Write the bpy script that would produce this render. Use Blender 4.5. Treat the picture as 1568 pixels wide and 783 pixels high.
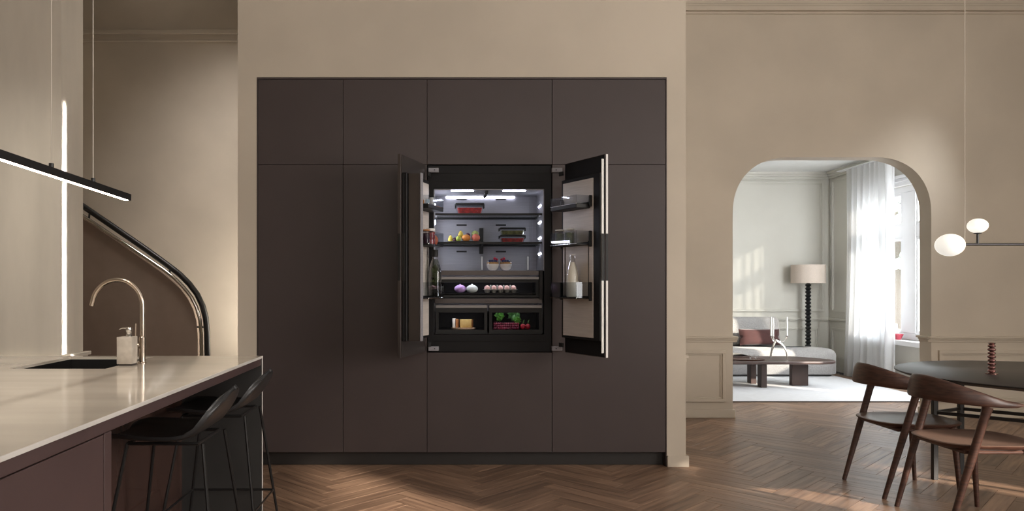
import bpy, bmesh, math, random
from mathutils import Vector, Matrix

for o in list(bpy.data.objects):
    bpy.data.objects.remove(o)
SC = bpy.context.scene
COL = SC.collection
R = math.radians

# ------------------------------------------------------------------ camera
# one-point view: the camera looks straight along +Y, verticals stay vertical (shifted lens)
F, VX, VY, EYE = 1130.0, 680.0, 438.0, 1.30
cam = bpy.data.cameras.new('camera')
cam.sensor_fit = 'HORIZONTAL'
cam.sensor_width = 36
cam.lens = 36 * F / 1568
cam.shift_x = (784 - VX) / 1568
cam.shift_y = (VY - 391.5) / 1568
cam.clip_start = 0.05
camo = bpy.data.objects.new('camera', cam)
camo.location = (0, 0, EYE)
camo.rotation_euler = (R(90), 0, 0)
COL.objects.link(camo)
SC.camera = camo
SC.view_settings.view_transform = 'Standard'
SC.view_settings.look = 'None'
SC.view_settings.gamma = 1
SC.view_settings.exposure = 0.75
try:
    SC.view_settings.use_curve_mapping = False
except Exception:
    pass

# ------------------------------------------------------------------ world, sun, daylight, added fill lights
W = bpy.data.worlds.new('world')
SC.world = W
W.use_nodes = True
bg = W.node_tree.nodes['Background']
bg.inputs[0].default_value = (0.86, 0.93, 1.0, 1)
bg.inputs[1].default_value = 5.0


def area(name, loc, aim, sx, sy, power, color, spread=180):
    l = bpy.data.lights.new(name, 'AREA')
    l.shape = 'RECTANGLE'
    l.size, l.size_y, l.energy, l.color = sx, sy, power, color
    l.spread = R(spread)
    o = bpy.data.objects.new(name, l)
    o.location = loc
    o.rotation_euler = (Vector(aim) - Vector(loc)).to_track_quat('-Z', 'Y').to_euler()
    COL.objects.link(o)
    return o


sun = bpy.data.lights.new('sun', 'SUN')
sun.energy = 6.5
sun.angle = R(1.6)
sun.color = (1.0, 0.89, 0.76)
suno = bpy.data.objects.new('sun', sun)
suno.rotation_euler = Vector((-1, 1, -.5)).to_track_quat('-Z', 'Y').to_euler()
COL.objects.link(suno)

# area fill from the right, standing in for daylight of unseen kitchen windows
area('daylight_fill_right', (5.85, 1.6, 2.1), (-1, 5.0, 1.3), 3.6, 2.6, 190, (1.0, 0.93, 0.86))
area('wall_patch_light', (5.35, 6.35, 3.1), (4.45, 7.27, 2.05), .12, .7, .9, (0.95, 0.98, 1.0), 50)  # small light added for the soft pale patch on the arch wall
# added soft fill from behind the camera; the wall there has no windows
area('fill_behind', (1.5, -3.6, 3.0), (0.4, 5.3, 1.6), 6, 2.4, 58, (1.0, 0.93, 0.87))
# added drawing room fill, standing in for an unseen second window's daylight
area('daylight_fill_drawing_room', (5.9, 8.15, 1.7), (3.6, 10.2, 1.2), 1.0, 2.0, 75, (0.93, 0.97, 1.0))
# lamp of the stairwell, standing behind the kitchen wall
area('stair_lamp', (-1.62, 7.55, 1.0), (-2.35, 8.1, 1.45), 0.35, 0.9, 12.0, (1.0, 0.93, 0.80))
area('stair_fill_top', (-2.0, 6.6, 4.4), (-2.3, 8.1, 1.4), 1.0, 1.0, 8, (1.0, 0.94, 0.88), 80)  # fill added from above to lift the stairwell wall; the ceiling is closed
area('column_strip_light', (-1.55, 5.74, 1.62), (-2.75, 5.345, 1.62), 0.03, 2.0, 1.2, (1.0, 0.97, 0.92), 3)  # narrow beam added to draw the bright strip on the column edge
for dloc, ddir, dpow, dang in (((-2.9, 3.3, 4.5), (-.05, .42, -1), 165, 58), ((-1.9, 2.7, 4.5), (0, 0, -1), 150, 46)):  # spots added to brighten the column front and the counter, without fixtures
    dl = bpy.data.lights.new('fill_spot', 'SPOT')
    dl.energy, dl.spot_size, dl.spot_blend, dl.shadow_soft_size, dl.color = dpow, R(dang), 1.0, .12, (1.0, .94, .85)
    dlo = bpy.data.objects.new('fill_spot', dl)
    dlo.location = dloc
    dlo.rotation_euler = Vector(ddir).to_track_quat('-Z', 'Y').to_euler()
    COL.objects.link(dlo)


# ------------------------------------------------------------------ materials
def lin(c):
    c = c / 255
    return c / 12.92 if c <= .04045 else ((c + .055) / 1.055) ** 2.4


def rgb(c):
    return (lin(c[0]), lin(c[1]), lin(c[2]), 1)


def mat(name, c, rough=.5, metal=0., var=.06, scale=6., bump=0., coat=0., spec=.5, stretch=None, c2=None, trans=0., sheen=0.):
    m = bpy.data.materials.new(name)
    m.use_nodes = True
    nt = m.node_tree
    b = nt.nodes['Principled BSDF']
    b.inputs['Roughness'].default_value = rough
    b.inputs['Metallic'].default_value = metal
    b.inputs['Coat Weight'].default_value = coat
    b.inputs['Coat Roughness'].default_value = .06
    b.inputs['Specular IOR Level'].default_value = spec
    b.inputs['Sheen Weight'].default_value = sheen
    if trans:
        b.inputs['Transmission Weight'].default_value = trans
    tc = nt.nodes.new('ShaderNodeTexCoord')
    mp = nt.nodes.new('ShaderNodeMapping')
    if stretch:
        mp.inputs['Scale'].default_value = stretch
    nz = nt.nodes.new('ShaderNodeTexNoise')
    nz.inputs['Scale'].default_value = scale
    nz.inputs['Detail'].default_value = 5
    mx = nt.nodes.new('ShaderNodeMix')
    mx.data_type = 'RGBA'
    a = rgb(c)
    if c2:
        d = rgb(c2)
        e = a
    else:
        e = tuple(x * (1 - var) for x in a[:3]) + (1,)
        d = tuple(min(1, x * (1 + var)) for x in a[:3]) + (1,)
    mx.inputs[6].default_value = e
    mx.inputs[7].default_value = d
    rp = nt.nodes.new('ShaderNodeValToRGB')
    rp.color_ramp.elements[0].position = .35
    rp.color_ramp.elements[1].position = .65
    nt.links.new(tc.outputs['Object'], mp.inputs[0])
    nt.links.new(mp.outputs[0], nz.inputs['Vector'])
    nt.links.new(nz.outputs['Fac'], rp.inputs[0])
    nt.links.new(rp.outputs[0], mx.inputs[0])
    nt.links.new(mx.outputs[2], b.inputs['Base Color'])
    if bump:
        bp = nt.nodes.new('ShaderNodeBump')
        bp.inputs['Strength'].default_value = bump
        bp.inputs['Distance'].default_value = .01
        nt.links.new(nz.outputs['Fac'], bp.inputs['Height'])
        nt.links.new(bp.outputs[0], b.inputs['Normal'])
    return m


def emit(name, c, s):
    m = bpy.data.materials.new(name)
    m.use_nodes = True
    nt = m.node_tree
    b = nt.nodes['Principled BSDF']
    b.inputs['Base Color'].default_value = rgb(c)
    b.inputs['Roughness'].default_value = .2
    b.inputs['Emission Color'].default_value = rgb(c)
    b.inputs['Emission Strength'].default_value = s
    return m


def glass(name, tint=(255, 255, 255), gloss=.12, rough=.02):
    m = bpy.data.materials.new(name)
    m.use_nodes = True
    nt = m.node_tree
    nt.nodes.clear()
    out = nt.nodes.new('ShaderNodeOutputMaterial')
    t = nt.nodes.new('ShaderNodeBsdfTransparent')
    t.inputs[0].default_value = rgb(tint)
    g = nt.nodes.new('ShaderNodeBsdfGlossy')
    g.inputs['Roughness'].default_value = rough
    lw = nt.nodes.new('ShaderNodeLayerWeight')
    lw.inputs[0].default_value = gloss
    mx = nt.nodes.new('ShaderNodeMixShader')
    nt.links.new(lw.outputs['Facing'], mx.inputs[0])
    nt.links.new(t.outputs[0], mx.inputs[1])
    nt.links.new(g.outputs[0], mx.inputs[2])
    nt.links.new(mx.outputs[0], out.inputs[0])
    return m


def sheer(name):
    m = bpy.data.materials.new(name)
    m.use_nodes = True
    nt = m.node_tree
    nt.nodes.clear()
    out = nt.nodes.new('ShaderNodeOutputMaterial')
    t = nt.nodes.new('ShaderNodeBsdfTransparent')
    d = nt.nodes.new('ShaderNodeBsdfDiffuse')
    l = nt.nodes.new('ShaderNodeBsdfTranslucent')
    for n in (d, l):
        n.inputs[0].default_value = (.86, .86, .87, 1)
    m1 = nt.nodes.new('ShaderNodeMixShader')
    m1.inputs[0].default_value = .5
    m2 = nt.nodes.new('ShaderNodeMixShader')
    wv = nt.nodes.new('ShaderNodeTexNoise')
    wv.inputs['Scale'].default_value = 300
    mr = nt.nodes.new('ShaderNodeMapRange')
    mr.inputs[3].default_value = .74
    mr.inputs[4].default_value = .90
    nt.links.new(wv.outputs['Fac'], mr.inputs[0])
    nt.links.new(mr.outputs[0], m2.inputs[0])
    nt.links.new(d.outputs[0], m1.inputs[1])
    nt.links.new(l.outputs[0], m1.inputs[2])
    nt.links.new(t.outputs[0], m2.inputs[1])
    nt.links.new(m1.outputs[0], m2.inputs[2])
    nt.links.new(m2.outputs[0], out.inputs[0])
    return m


def plank_mat(name, ang):
    m = bpy.data.materials.new(name)
    m.use_nodes = True
    nt = m.node_tree
    b = nt.nodes['Principled BSDF']
    tc = nt.nodes.new('ShaderNodeTexCoord')
    mp = nt.nodes.new('ShaderNodeMapping')
    mp.inputs['Rotation'].default_value = (0, 0, -ang)
    mp2 = nt.nodes.new('ShaderNodeMapping')
    mp2.inputs['Scale'].default_value = (1.6, 22, 1)
    at = nt.nodes.new('ShaderNodeAttribute')
    at.attribute_name = 'tone'
    add = nt.nodes.new('ShaderNodeVectorMath')
    nz = nt.nodes.new('ShaderNodeTexNoise')
    nz.inputs['Scale'].default_value = 1.6
    nz.inputs['Detail'].default_value = 6
    rp = nt.nodes.new('ShaderNodeValToRGB')
    cr = rp.color_ramp
    cr.elements[0].position = .25
    cr.elements[0].color = rgb((96, 73, 60))
    cr.elements[1].position = .75
    cr.elements[1].color = rgb((160, 130, 107))
    sc = nt.nodes.new('ShaderNodeVectorMath')
    sc.operation = 'SCALE'
    sc.inputs['Scale'].default_value = 19.0
    mx = nt.nodes.new('ShaderNodeMix')
    mx.data_type = 'RGBA'
    mx.blend_type = 'MULTIPLY'
    mx.inputs[0].default_value = 1
    mr = nt.nodes.new('ShaderNodeMapRange')
    mr.inputs[3].default_value = .72
    mr.inputs[4].default_value = 1.25
    nt.links.new(tc.outputs['Object'], mp.inputs[0])
    nt.links.new(mp.outputs[0], mp2.inputs[0])
    nt.links.new(at.outputs['Vector'], sc.inputs[0])
    nt.links.new(mp2.outputs[0], add.inputs[0])
    nt.links.new(sc.outputs[0], add.inputs[1])
    nt.links.new(add.outputs[0], nz.inputs['Vector'])
    nt.links.new(nz.outputs['Fac'], rp.inputs[0])
    nt.links.new(at.outputs['Fac'], mr.inputs[0])
    nt.links.new(rp.outputs[0], mx.inputs[6])
    nt.links.new(mr.outputs[0], mx.inputs[7])
    nt.links.new(mx.outputs[2], b.inputs['Base Color'])
    b.inputs['Roughness'].default_value = .38
    bp = nt.nodes.new('ShaderNodeBump')
    bp.inputs['Strength'].default_value = .08
    bp.inputs['Distance'].default_value = .01
    nt.links.new(nz.outputs['Fac'], bp.inputs['Height'])
    nt.links.new(bp.outputs[0], b.inputs['Normal'])
    return m


M = dict(
    plaster=mat('warm_plaster', (198, 187, 171), .75, var=.05, scale=1.6, bump=.05),
    plaster_far=mat('pale_plaster', (208, 205, 196), .7, var=.03, scale=1.5, bump=.04),
    ceiling=mat('ceiling_paint', (222, 222, 220), .8, var=.02),
    stairwall=mat('stair_plaster', (192, 181, 167), .6, var=.09, scale=1.1, bump=.08),
    parapet=mat('parapet_plaster', (150, 132, 120), .6, var=.05),
    column=mat('grey_plaster', (205, 197, 184), .6, var=.08, scale=1.4, stretch=(3, 3, .7)),
    cabinet=mat('aubergine_lacquer', (69, 60, 59), .42, var=.04, scale=3, spec=.4),
    plinth=mat('black_plinth', (40, 36, 34), .5),
    counter=mat('polished_stone', (222, 213, 199), .12, var=.10, scale=1.3, stretch=(.6, 3.5, 1), coat=.3),
    counter_edge=mat('stone_edge', (226, 222, 216), .25),
    island=mat('island_lacquer', (84, 67, 66), .38, var=.05, spec=.4),
    island_back=mat('glossy_brown_panel', (78, 58, 52), .12, var=.08, stretch=(1, 4, .5)),
    inner_black=mat('black_inner_panel', (68, 67, 66), .4),
    black=mat('matt_black', (30, 30, 30), .42, var=.08),
    shell=mat('black_seat_shell', (50, 50, 51), .38, var=.08),
    blackmetal=mat('black_metal', (40, 39, 39), .35, metal=.2),
    fridge_black=mat('fridge_black', (28, 27, 28), .5, spec=.2),
    darkgrey=mat('dark_grey_steel', (84, 78, 76), .35, metal=.6),
    steel=mat('brushed_steel', (150, 149, 155), .6, metal=.1, var=.05, stretch=(1, 1, 30)),
    bronze=mat('warm_brushed_steel', (204, 196, 188), .5, metal=.1, stretch=(1, 1, 20)),
    chrome=mat('chrome', (225, 222, 218), .08, metal=1),
    nickel=mat('brushed_nickel', (204, 190, 176), .2, metal=1),
    whitestrip=mat('white_seal', (232, 230, 226), .4),
    marble=mat('marble', (214, 205, 192), .35, c2=(188, 178, 166), scale=18),
    walnut=mat('walnut', (84, 55, 44), .38, c2=(58, 37, 30), scale=7, stretch=(2, 2, 14)),
    leather=mat('brown_seat_leather', (104, 82, 71), .42, var=.06),
    tabletop=mat('black_oak', (32, 31, 31), .4, c2=(44, 41, 40), scale=5, stretch=(1, 12, 1)),
    tablewood=mat('dark_coffee_wood', (56, 42, 38), .4, c2=(72, 54, 49), scale=5, stretch=(1, 10, 1)),
    sinkdark=mat('dark_sink', (17, 15, 15), .6),
    handle=mat('brushed_handle', (140, 136, 134), .35, metal=.4),
    sofa=mat('light_boucle', (158, 155, 153), .95, var=.08, scale=60, bump=.5, sheen=.3),
    rust=mat('rust_velvet', (66, 26, 22), .8, var=.1, scale=20, sheen=.4),
    rug=mat('pale_wool_rug', (212, 212, 214), .95, var=.05, scale=14, bump=.3, stretch=(1, 5, 1)),
    rug_edge=mat('rug_binding', (84, 76, 72), .9),
    shade=mat('linen_lampshade', (206, 192, 180), .85, var=.04, scale=80),
    lampblack=mat('black_turned_wood', (24, 26, 27), .4),
    wax=mat('white_wax', (236, 236, 234), .45),
    whitepaint=mat('white_window_paint', (236, 236, 238), .35, var=.01),
    opal=emit('opal_glass', (250, 248, 240), .42),
    led=emit('fridge_led', (236, 238, 255), 12),
    led_side=emit('fridge_side_led', (236, 238, 255), 24),
    led_back=emit('fridge_back_led', (236, 238, 255), 6),
    led_warm=emit('pendant_led', (255, 232, 214), 12),
    glass=glass('clear_glass', gloss=.2),
    water=glass('tinted_water', (196, 200, 190), .12),
    glass_bin=glass('clear_bin_plastic', (236, 238, 240), .04),
    glass_dark=glass('smoked_glass', (196, 194, 196), .12),
    glass_shelf=glass('shelf_glass', (215, 225, 222), .2),
    pane=glass('window_pane', (250, 252, 252), .06),
    curtain=sheer('sheer_voile'),
    pinkglass=mat('pink_glass', (214, 86, 104), .12, trans=.3),
    redfood=mat('red_food', (150, 22, 22), .4, c2=(104, 14, 18), scale=60),
    milk=mat('milk', (226, 222, 208), .3, var=.01),
    jam=mat('berry_jam', (130, 20, 26), .25, c2=(200, 90, 90), scale=30),
    orange=mat('pomegranate', (236, 132, 76), .4, c2=(222, 96, 70), scale=20),
    olive=mat('green_olives', (104, 108, 62), .4, c2=(66, 72, 40), scale=50),
    herb=mat('green_herbs', (96, 104, 66), .6, c2=(60, 68, 40), scale=60),
    lettuce=mat('lettuce', (96, 160, 60), .6, c2=(60, 118, 40), scale=40),
    lettuce2=mat('dark_salad_leaf', (70, 118, 56), .6, c2=(44, 84, 40), scale=40),
    radicchio=mat('radicchio', (96, 36, 62), .5, c2=(60, 24, 44), scale=30),
    grape=mat('red_grape', (150, 50, 76), .3, c2=(100, 34, 58), scale=30),
    radish=mat('radish', (190, 30, 54), .35, c2=(150, 24, 44), scale=30),
    cheese=mat('cheese', (214, 186, 118), .5, c2=(196, 160, 92), scale=20),
    rind=mat('cheese_rind', (176, 116, 66), .6),
    board=mat('pale_board', (206, 176, 150), .5),
    lilac=mat('lilac_turnip', (196, 166, 214), .5, c2=(170, 130, 190), scale=20),
    whiteveg=mat('white_turnip', (222, 228, 224), .5, c2=(200, 208, 204), scale=20),
    egg=mat('pink_egg', (228, 186, 178), .5, var=.03),
    pulp=mat('grey_egg_carton', (128, 128, 122), .9, var=.08, scale=40),
    yogurt=mat('yogurt', (232, 228, 220), .4, var=.02),
    granola=mat('granola', (196, 152, 92), .8, c2=(150, 104, 60), scale=120),
    blueberry=mat('blueberry', (52, 62, 116), .5, var=.1, scale=60),
    raspberry=mat('raspberry', (186, 40, 72), .5, var=.15, scale=80),
    apple=mat('green_apple', (150, 172, 92), .35, c2=(176, 186, 110), scale=14),
    pear=mat('yellow_pear', (206, 180, 74), .4, c2=(182, 166, 70), scale=14),
    mango=mat('orange_mango', (222, 156, 62), .4, c2=(206, 128, 60), scale=10),
    plum=mat('purple_plum', (98, 32, 72), .35, c2=(60, 20, 52), scale=10),
    redapple=mat('coral_apple', (214, 92, 78), .35, c2=(222, 128, 104), scale=14),
    lime=mat('pale_lime', (196, 196, 86), .4, c2=(150, 172, 70), scale=10),
    fig=mat('dark_fig', (60, 26, 40), .5),
    amber=mat('amber_cap', (190, 120, 40), .3),
    label=mat('pale_blue_label', (196, 214, 224), .5, var=.02),
    darkmark=mat('dark_lettering', (52, 34, 34), .5),
    paper=mat('paper', (205, 196, 184), .7),
    brick=mat('pale_brick', (196, 186, 180), .9, var=.1, scale=3),
    leaf=mat('tree_leaf', (176, 186, 172), .8, var=.2, scale=3),
    bark=mat('tree_bark', (96, 84, 72), .9),
    street=mat('street_paving', (200, 198, 194), .9),
    blackrim=mat('black_rim', (36, 35, 35), .5),
    bead=mat('copper_beads', (150, 112, 108), .2, metal=.8),
    groove=mat('black_slot', (22, 22, 22), .6),
)
PLK = [plank_mat('oak_plank_right', R(45)), plank_mat('oak_plank_left', R(135))]

# ------------------------------------------------------------------ mesh kit


class MB:
    def __init__(s, *mats):
        s.bm = bmesh.new()
        s.mats = [M[m] if isinstance(m, str) else m for m in mats]
        s.smooth = 35

    def _take(s, t, mi, mtx=None):
        vm = {}
        for v in t.verts:
            vm[v] = s.bm.verts.new(mtx @ v.co if mtx else v.co)
        for f in t.faces:
            try:
                nf = s.bm.faces.new([vm[v] for v in f.verts])
                nf.material_index = mi
            except ValueError:
                pass
        t.free()

    def box(s, x0, x1, y0, y1, z0, z1, bev=0, mi=0, mtx=None, seg=1):
        t = bmesh.new()
        bmesh.ops.create_cube(t, size=1)
        for v in t.verts:
            v.co = Vector(((x0 + x1) / 2 + v.co.x * (x1 - x0), (y0 + y1) / 2 + v.co.y * (y1 - y0), (z0 + z1) / 2 + v.co.z * (z1 - z0)))
        if bev:
            bmesh.ops.bevel(t, geom=t.edges[:], offset=bev, segments=seg, affect='EDGES', profile=.5)
        s._take(t, mi, mtx)
        return s

    def grid(s, pts, mi=0, closed_u=False, closed_v=False, cap=False):
        nu, nv = len(pts), len(pts[0])
        vs = [[s.bm.verts.new(p) for p in row] for row in pts]
        for i in range(nu if closed_u else nu - 1):
            for j in range(nv if closed_v else nv - 1):
                a, b, c, d = vs[i][j], vs[i][(j + 1) % nv], vs[(i + 1) % nu][(j + 1) % nv], vs[(i + 1) % nu][j]
                try:
                    f = s.bm.faces.new((a, b, c, d))
                    f.material_index = mi
                except ValueError:
                    pass
        if cap:
            for row in (vs[0], vs[-1]):
                try:
                    f = s.bm.faces.new(row)
                    f.material_index = mi
                except ValueError:
                    pass
        return s

    def lathe(s, prof, c=(0, 0, 0), seg=20, mi=0, sx=1, sy=1):
        c = Vector(c)
        rows = []
        for r, z in prof:
            rows.append([c + Vector((r * sx * math.cos(2 * math.pi * k / seg), r * sy * math.sin(2 * math.pi * k / seg), z)) for k in range(seg)])
        s.grid(rows, mi, closed_v=True, cap=True)
        return s

    def ball(s, c, r, seg=14, mi=0, sz=1., sx=1., sy=1., n=8):
        pr = []
        for i in range(n + 1):
            a = -math.pi / 2 + math.pi * i / n
            pr.append((max(r * math.cos(a), r * .02), r * sz * math.sin(a)))
        return s.lathe(pr, c, seg, mi, sx, sy)

    def tube(s, pts, r, seg=10, mi=0, closed=False):
        pts = [Vector(p) for p in pts]
        n = len(pts)
        rr = r if isinstance(r, (list, tuple)) else [r] * n
        rows = []
        up = None
        for i in range(n):
            if closed:
                t = (pts[(i + 1) % n] - pts[i - 1]).normalized()
            else:
                t = (pts[min(i + 1, n - 1)] - pts[max(i - 1, 0)]).normalized()
            if up is None:
                up = Vector((0, 0, 1)) if abs(t.z) < .9 else Vector((0, 1, 0))
            a = t.cross(up).normalized()
            b = a.cross(t).normalized()
            up = b
            rows.append([pts[i] + (a * math.cos(2 * math.pi * k / seg) + b * math.sin(2 * math.pi * k / seg)) * rr[i] for k in range(seg)])
        return s.grid(rows, mi, closed_u=closed, closed_v=True, cap=not closed)

    def prism(s, poly, fn, d0, d1, mi=0, bev=0):
        """poly: 2d outline, fn(a,b,d) -> 3d point, extruded from d0 to d1"""
        t = bmesh.new()
        A = [t.verts.new(fn(a, b, d0)) for a, b in poly]
        B = [t.verts.new(fn(a, b, d1)) for a, b in poly]
        t.faces.new(A)
        t.faces.new(B[::-1])
        n = len(poly)
        for i in range(n):
            t.faces.new((A[i], A[(i + 1) % n], B[(i + 1) % n], B[i]))
        if bev:
            es = [e for e in t.edges if (e.verts[0] in A) == (e.verts[1] in A)]
            bmesh.ops.bevel(t, geom=es, offset=bev, segments=3, affect='EDGES', profile=.5)
        s._take(t, mi)
        return s

    def blob(s, c, r, mi=0, seed=0, amp=.25, sub=2, sc=(1, 1, 1)):
        t = bmesh.new()
        bmesh.ops.create_icosphere(t, subdivisions=sub, radius=1)
        rnd = random.Random(seed)
        ph = [rnd.uniform(0, 6.28) for _ in range(6)]
        for v in t.verts:
            p = v.co.copy()
            k = 1 + amp * (math.sin(5 * p.x + ph[0]) * math.sin(6 * p.y + ph[1]) + .6 * math.sin(9 * p.z + ph[2]) * math.sin(8 * p.x + ph[3]))
            v.co = Vector((c[0] + p.x * r * k * sc[0], c[1] + p.y * r * k * sc[1], c[2] + p.z * r * k * sc[2]))
        s._take(t, mi)
        return s

    def mesh(s, name, off=None):
        if off is not None:
            for v in s.bm.verts:
                v.co -= off
        bmesh.ops.recalc_face_normals(s.bm, faces=s.bm.faces[:])
        me = bpy.data.meshes.new(name)
        s.bm.to_mesh(me)
        s.bm.free()
        for m in s.mats:
            me.materials.append(m)
        if s.smooth:
            me.shade_smooth()
            me.set_sharp_from_angle(angle=R(s.smooth))
        return me


OFF = {}


def link(name, me, parent=None, loc=None):
    o = bpy.data.objects.new(name, me)
    COL.objects.link(o)
    if parent:
        o.parent = parent
    if loc is not None:
        o.location = loc
    return o


def part(name, mb, parent, label=None, kind=None):
    """a child mesh; its coordinates are given in world space of the un-rotated thing"""
    off = OFF.get(parent.name, Vector((0, 0, 0)))
    o = link(name, mb.mesh(name, off), parent)
    OFF[o.name] = off
    if label:
        o['label'] = label
    if kind:
        o['kind'] = kind
    return o


def thing(name, label, cat, loc=(0, 0, 0), group=None):
    o = link(name, None, None, loc)
    o.empty_display_size = .1
    OFF[o.name] = Vector(loc)
    o['label'] = label
    o['category'] = cat
    if group:
        o['group'] = group
    return o


def single(name, mb, label, cat, group=None):
    vs = [v.co for v in mb.bm.verts]
    lo = Vector([min(v[i] for v in vs) for i in range(3)])
    hi = Vector([max(v[i] for v in vs) for i in range(3)])
    c = Vector(((lo.x + hi.x) / 2, (lo.y + hi.y) / 2, lo.z))
    o = link(name, mb.mesh(name, c), None, c)
    OFF[o.name] = c
    o['label'] = label
    o['category'] = cat
    if group:
        o['group'] = group
    return o


def struct(name, mb, label=None, parent=None):
    o = link(name, mb.mesh(name), parent)
    o['kind'] = 'structure'
    if label:
        o['label'] = label
    return o


def px(x, y, Y):
    """photo pixel -> point at depth Y"""
    return Vector(((x - VX) / F * Y, Y, EYE + (VY - y) / F * Y))


# ------------------------------------------------------------------ the setting
YC, YA, YA2, YB, XR = 5.30, 7.27, 7.45, 11.43, 5.97
ZT = 4.6
NX0, NX1, CX0, CX1, CZ = -1.482, 1.736, -1.346, 1.600, 2.796   # kitchen wall block, its recess

fl = struct('floor', MB('plinth').box(-4.8, 6.1, -4, 11.7, -.06, -.012), 'subfloor under the herringbone oak planks')


# herringbone oak, planks one by one
def herringbone():
    L, Wd, g = .66, .11, .0011
    rnd = random.Random(4)
    c45 = math.sqrt(.5)
    out = []
    for m in range(-14, 15):
        for k in range(-110, 111):
            for t in (0, 1):
                u, v = k * Wd + m * L, k * Wd - m * L
                q = (u, u + L, v, v + Wd) if t == 0 else (u + L, u + L + Wd, v + Wd - L, v + Wd)
                cu, cv = (q[0] + q[1]) / 2, (q[2] + q[3]) / 2
                X, Y = (cu - cv) * c45 + .25, (cu + cv) * c45 + 5
                if not (-4.6 < X < 5.9 and -2 < Y < 11.4):
                    continue
                cs = [(q[0] + g, q[2] + g), (q[1] - g, q[2] + g), (q[1] - g, q[3] - g), (q[0] + g, q[3] - g)]
                cs = [((a - b) * c45 + .25, (a + b) * c45 + 5) for a, b in cs]
                out.append((t, X, Y, cs, rnd.random()))
    return out


def hidden(X, Y):
    if Y < .5:
        return True
    x, y = VX + F * X / Y, VY + F * EYE / Y
    if not (-30 < x < 1600 and y < 800):
        return True
    if X < -1.0 and Y < 4.1:
        return True
    if Y > 5.37 and (NX0 - 1) * Y / 5.3 < X < NX1 * Y / 5.3 * .97:
        return True
    if X < -1.0 and Y > 5.3:
        return True
    if Y > 7.5 and not (2.8 * Y / 7.3 < X < 4.9 * Y / 7.3):
        return True
    if 8.35 < Y < 10.4 and X < 5.5:
        return True
    return False


def plank_mesh(items, name):
    bm = bmesh.new()
    la = bm.verts.layers.float.new('tone')
    for t, X, Y, cs, tone in items:
        b = [bm.verts.new((x, y, -.012)) for x, y in cs]
        u = [bm.verts.new((x, y, -.001)) for x, y in cs]
        cx, cy = sum(c[0] for c in cs) / 4, sum(c[1] for c in cs) / 4
        w = []
        for x, y in cs:
            d = Vector((cx - x, cy - y, 0)).normalized() * .0012
            w.append(bm.verts.new((x + d.x, y + d.y, 0)))
        for v in b + u + w:
            v[la] = tone
        fs = [bm.faces.new(w)]
        for i in range(4):
            j = (i + 1) % 4
            fs.append(bm.faces.new((b[i], b[j], u[j], u[i])))
            fs.append(bm.faces.new((u[i], u[j], w[j], w[i])))
        for f in fs:
            f.material_index = t if len(items) > 1 else 0
    bmesh.ops.recalc_face_normals(bm, faces=bm.faces[:])
    me = bpy.data.meshes.new(name)
    bm.to_mesh(me)
    bm.free()
    if len(items) > 1:
        me.materials.append(PLK[0])
        me.materials.append(PLK[1])
    else:
        me.materials.append(PLK[items[0][0]])
    return me


PL = herringbone()
vis = sorted([p for p in PL if not hidden(p[1], p[2])], key=lambda p: p[2])[:296]
ids = set(id(p) for p in vis)
for p in vis:
    link('plank', plank_mesh([p], 'plank'), fl)
rest = link('planking', plank_mesh([p for p in PL if id(p) not in ids], 'planking'), fl)
rest['kind'] = 'stuff'

struct('ceiling', MB('ceiling').box(-4.8, 6.1, -4, 8.3, ZT, ZT + .1), 'high ceiling of the kitchen, out of frame')
struct('ceiling_drawing_room', MB('ceiling').box(1.4, 6.1, YA2, 11.6, 3.055, 3.15), 'pale ceiling of the far room')

# kitchen wall block with the recess for the cabinets
nb = MB('plaster')
nb.box(NX0, CX0, YC, 8.1, 0, ZT).box(CX1, NX1, YC, YA, 0, ZT).box(CX0, CX1, YC, 6.2, CZ + .004, ZT).box(CX0, CX1, 6.0, 6.2, 0, CZ)
wk = struct('wall_kitchen', nb, 'warm plaster wall block framing the dark built-in cabinets')
b = MB('plaster')
b.box(CX1, NX1 + .018, YC - .018, YC, 0, .082, .003).box(NX1, NX1 + .018, YC, YA, 0, .082, .003)
struct('baseboard_kitchen', b, 'plaster-coloured skirting at the foot of the right pier')
b = MB('plaster')
for z0, z1, d in ((.745, .775, .014), (.775, .800, .030)):
    b.box(NX1, NX1 + d, YC + .02, YA, z0, z1, .003)
struct('trim_1', b, 'short dado rail on the side of the kitchen pier')


# wall with the arch
def arch(x0, x1, top, r, n=14):
    p = [(x0, 0)]
    for i in range(n + 1):
        a = math.pi / 2 * i / n
        e = 2 / 2.25
        p.append((x0 + r - r * math.cos(a) ** e, top - r + r * math.sin(a) ** e))
    for i in range(n + 1):
        a = math.pi / 2 * (1 - i / n)
        e = 2 / 2.25
        p.append((x1 - r + r * math.cos(a) ** e, top - r + r * math.sin(a) ** e))
    p.append((x1, 0))
    return p


AX0, AX1, AZ = 2.844, 4.80, 2.568
ap = arch(AX0, AX1, AZ, .56)
poly = [(NX1, ZT), (NX1, 0)] + ap + [(6.1, 0), (6.1, ZT)]
struct('wall_arch', MB('plaster').prism(poly, lambda a, b, d: (a, d, b), YA, YA2), 'warm plaster wall with a wide rounded arch opening')


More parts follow.
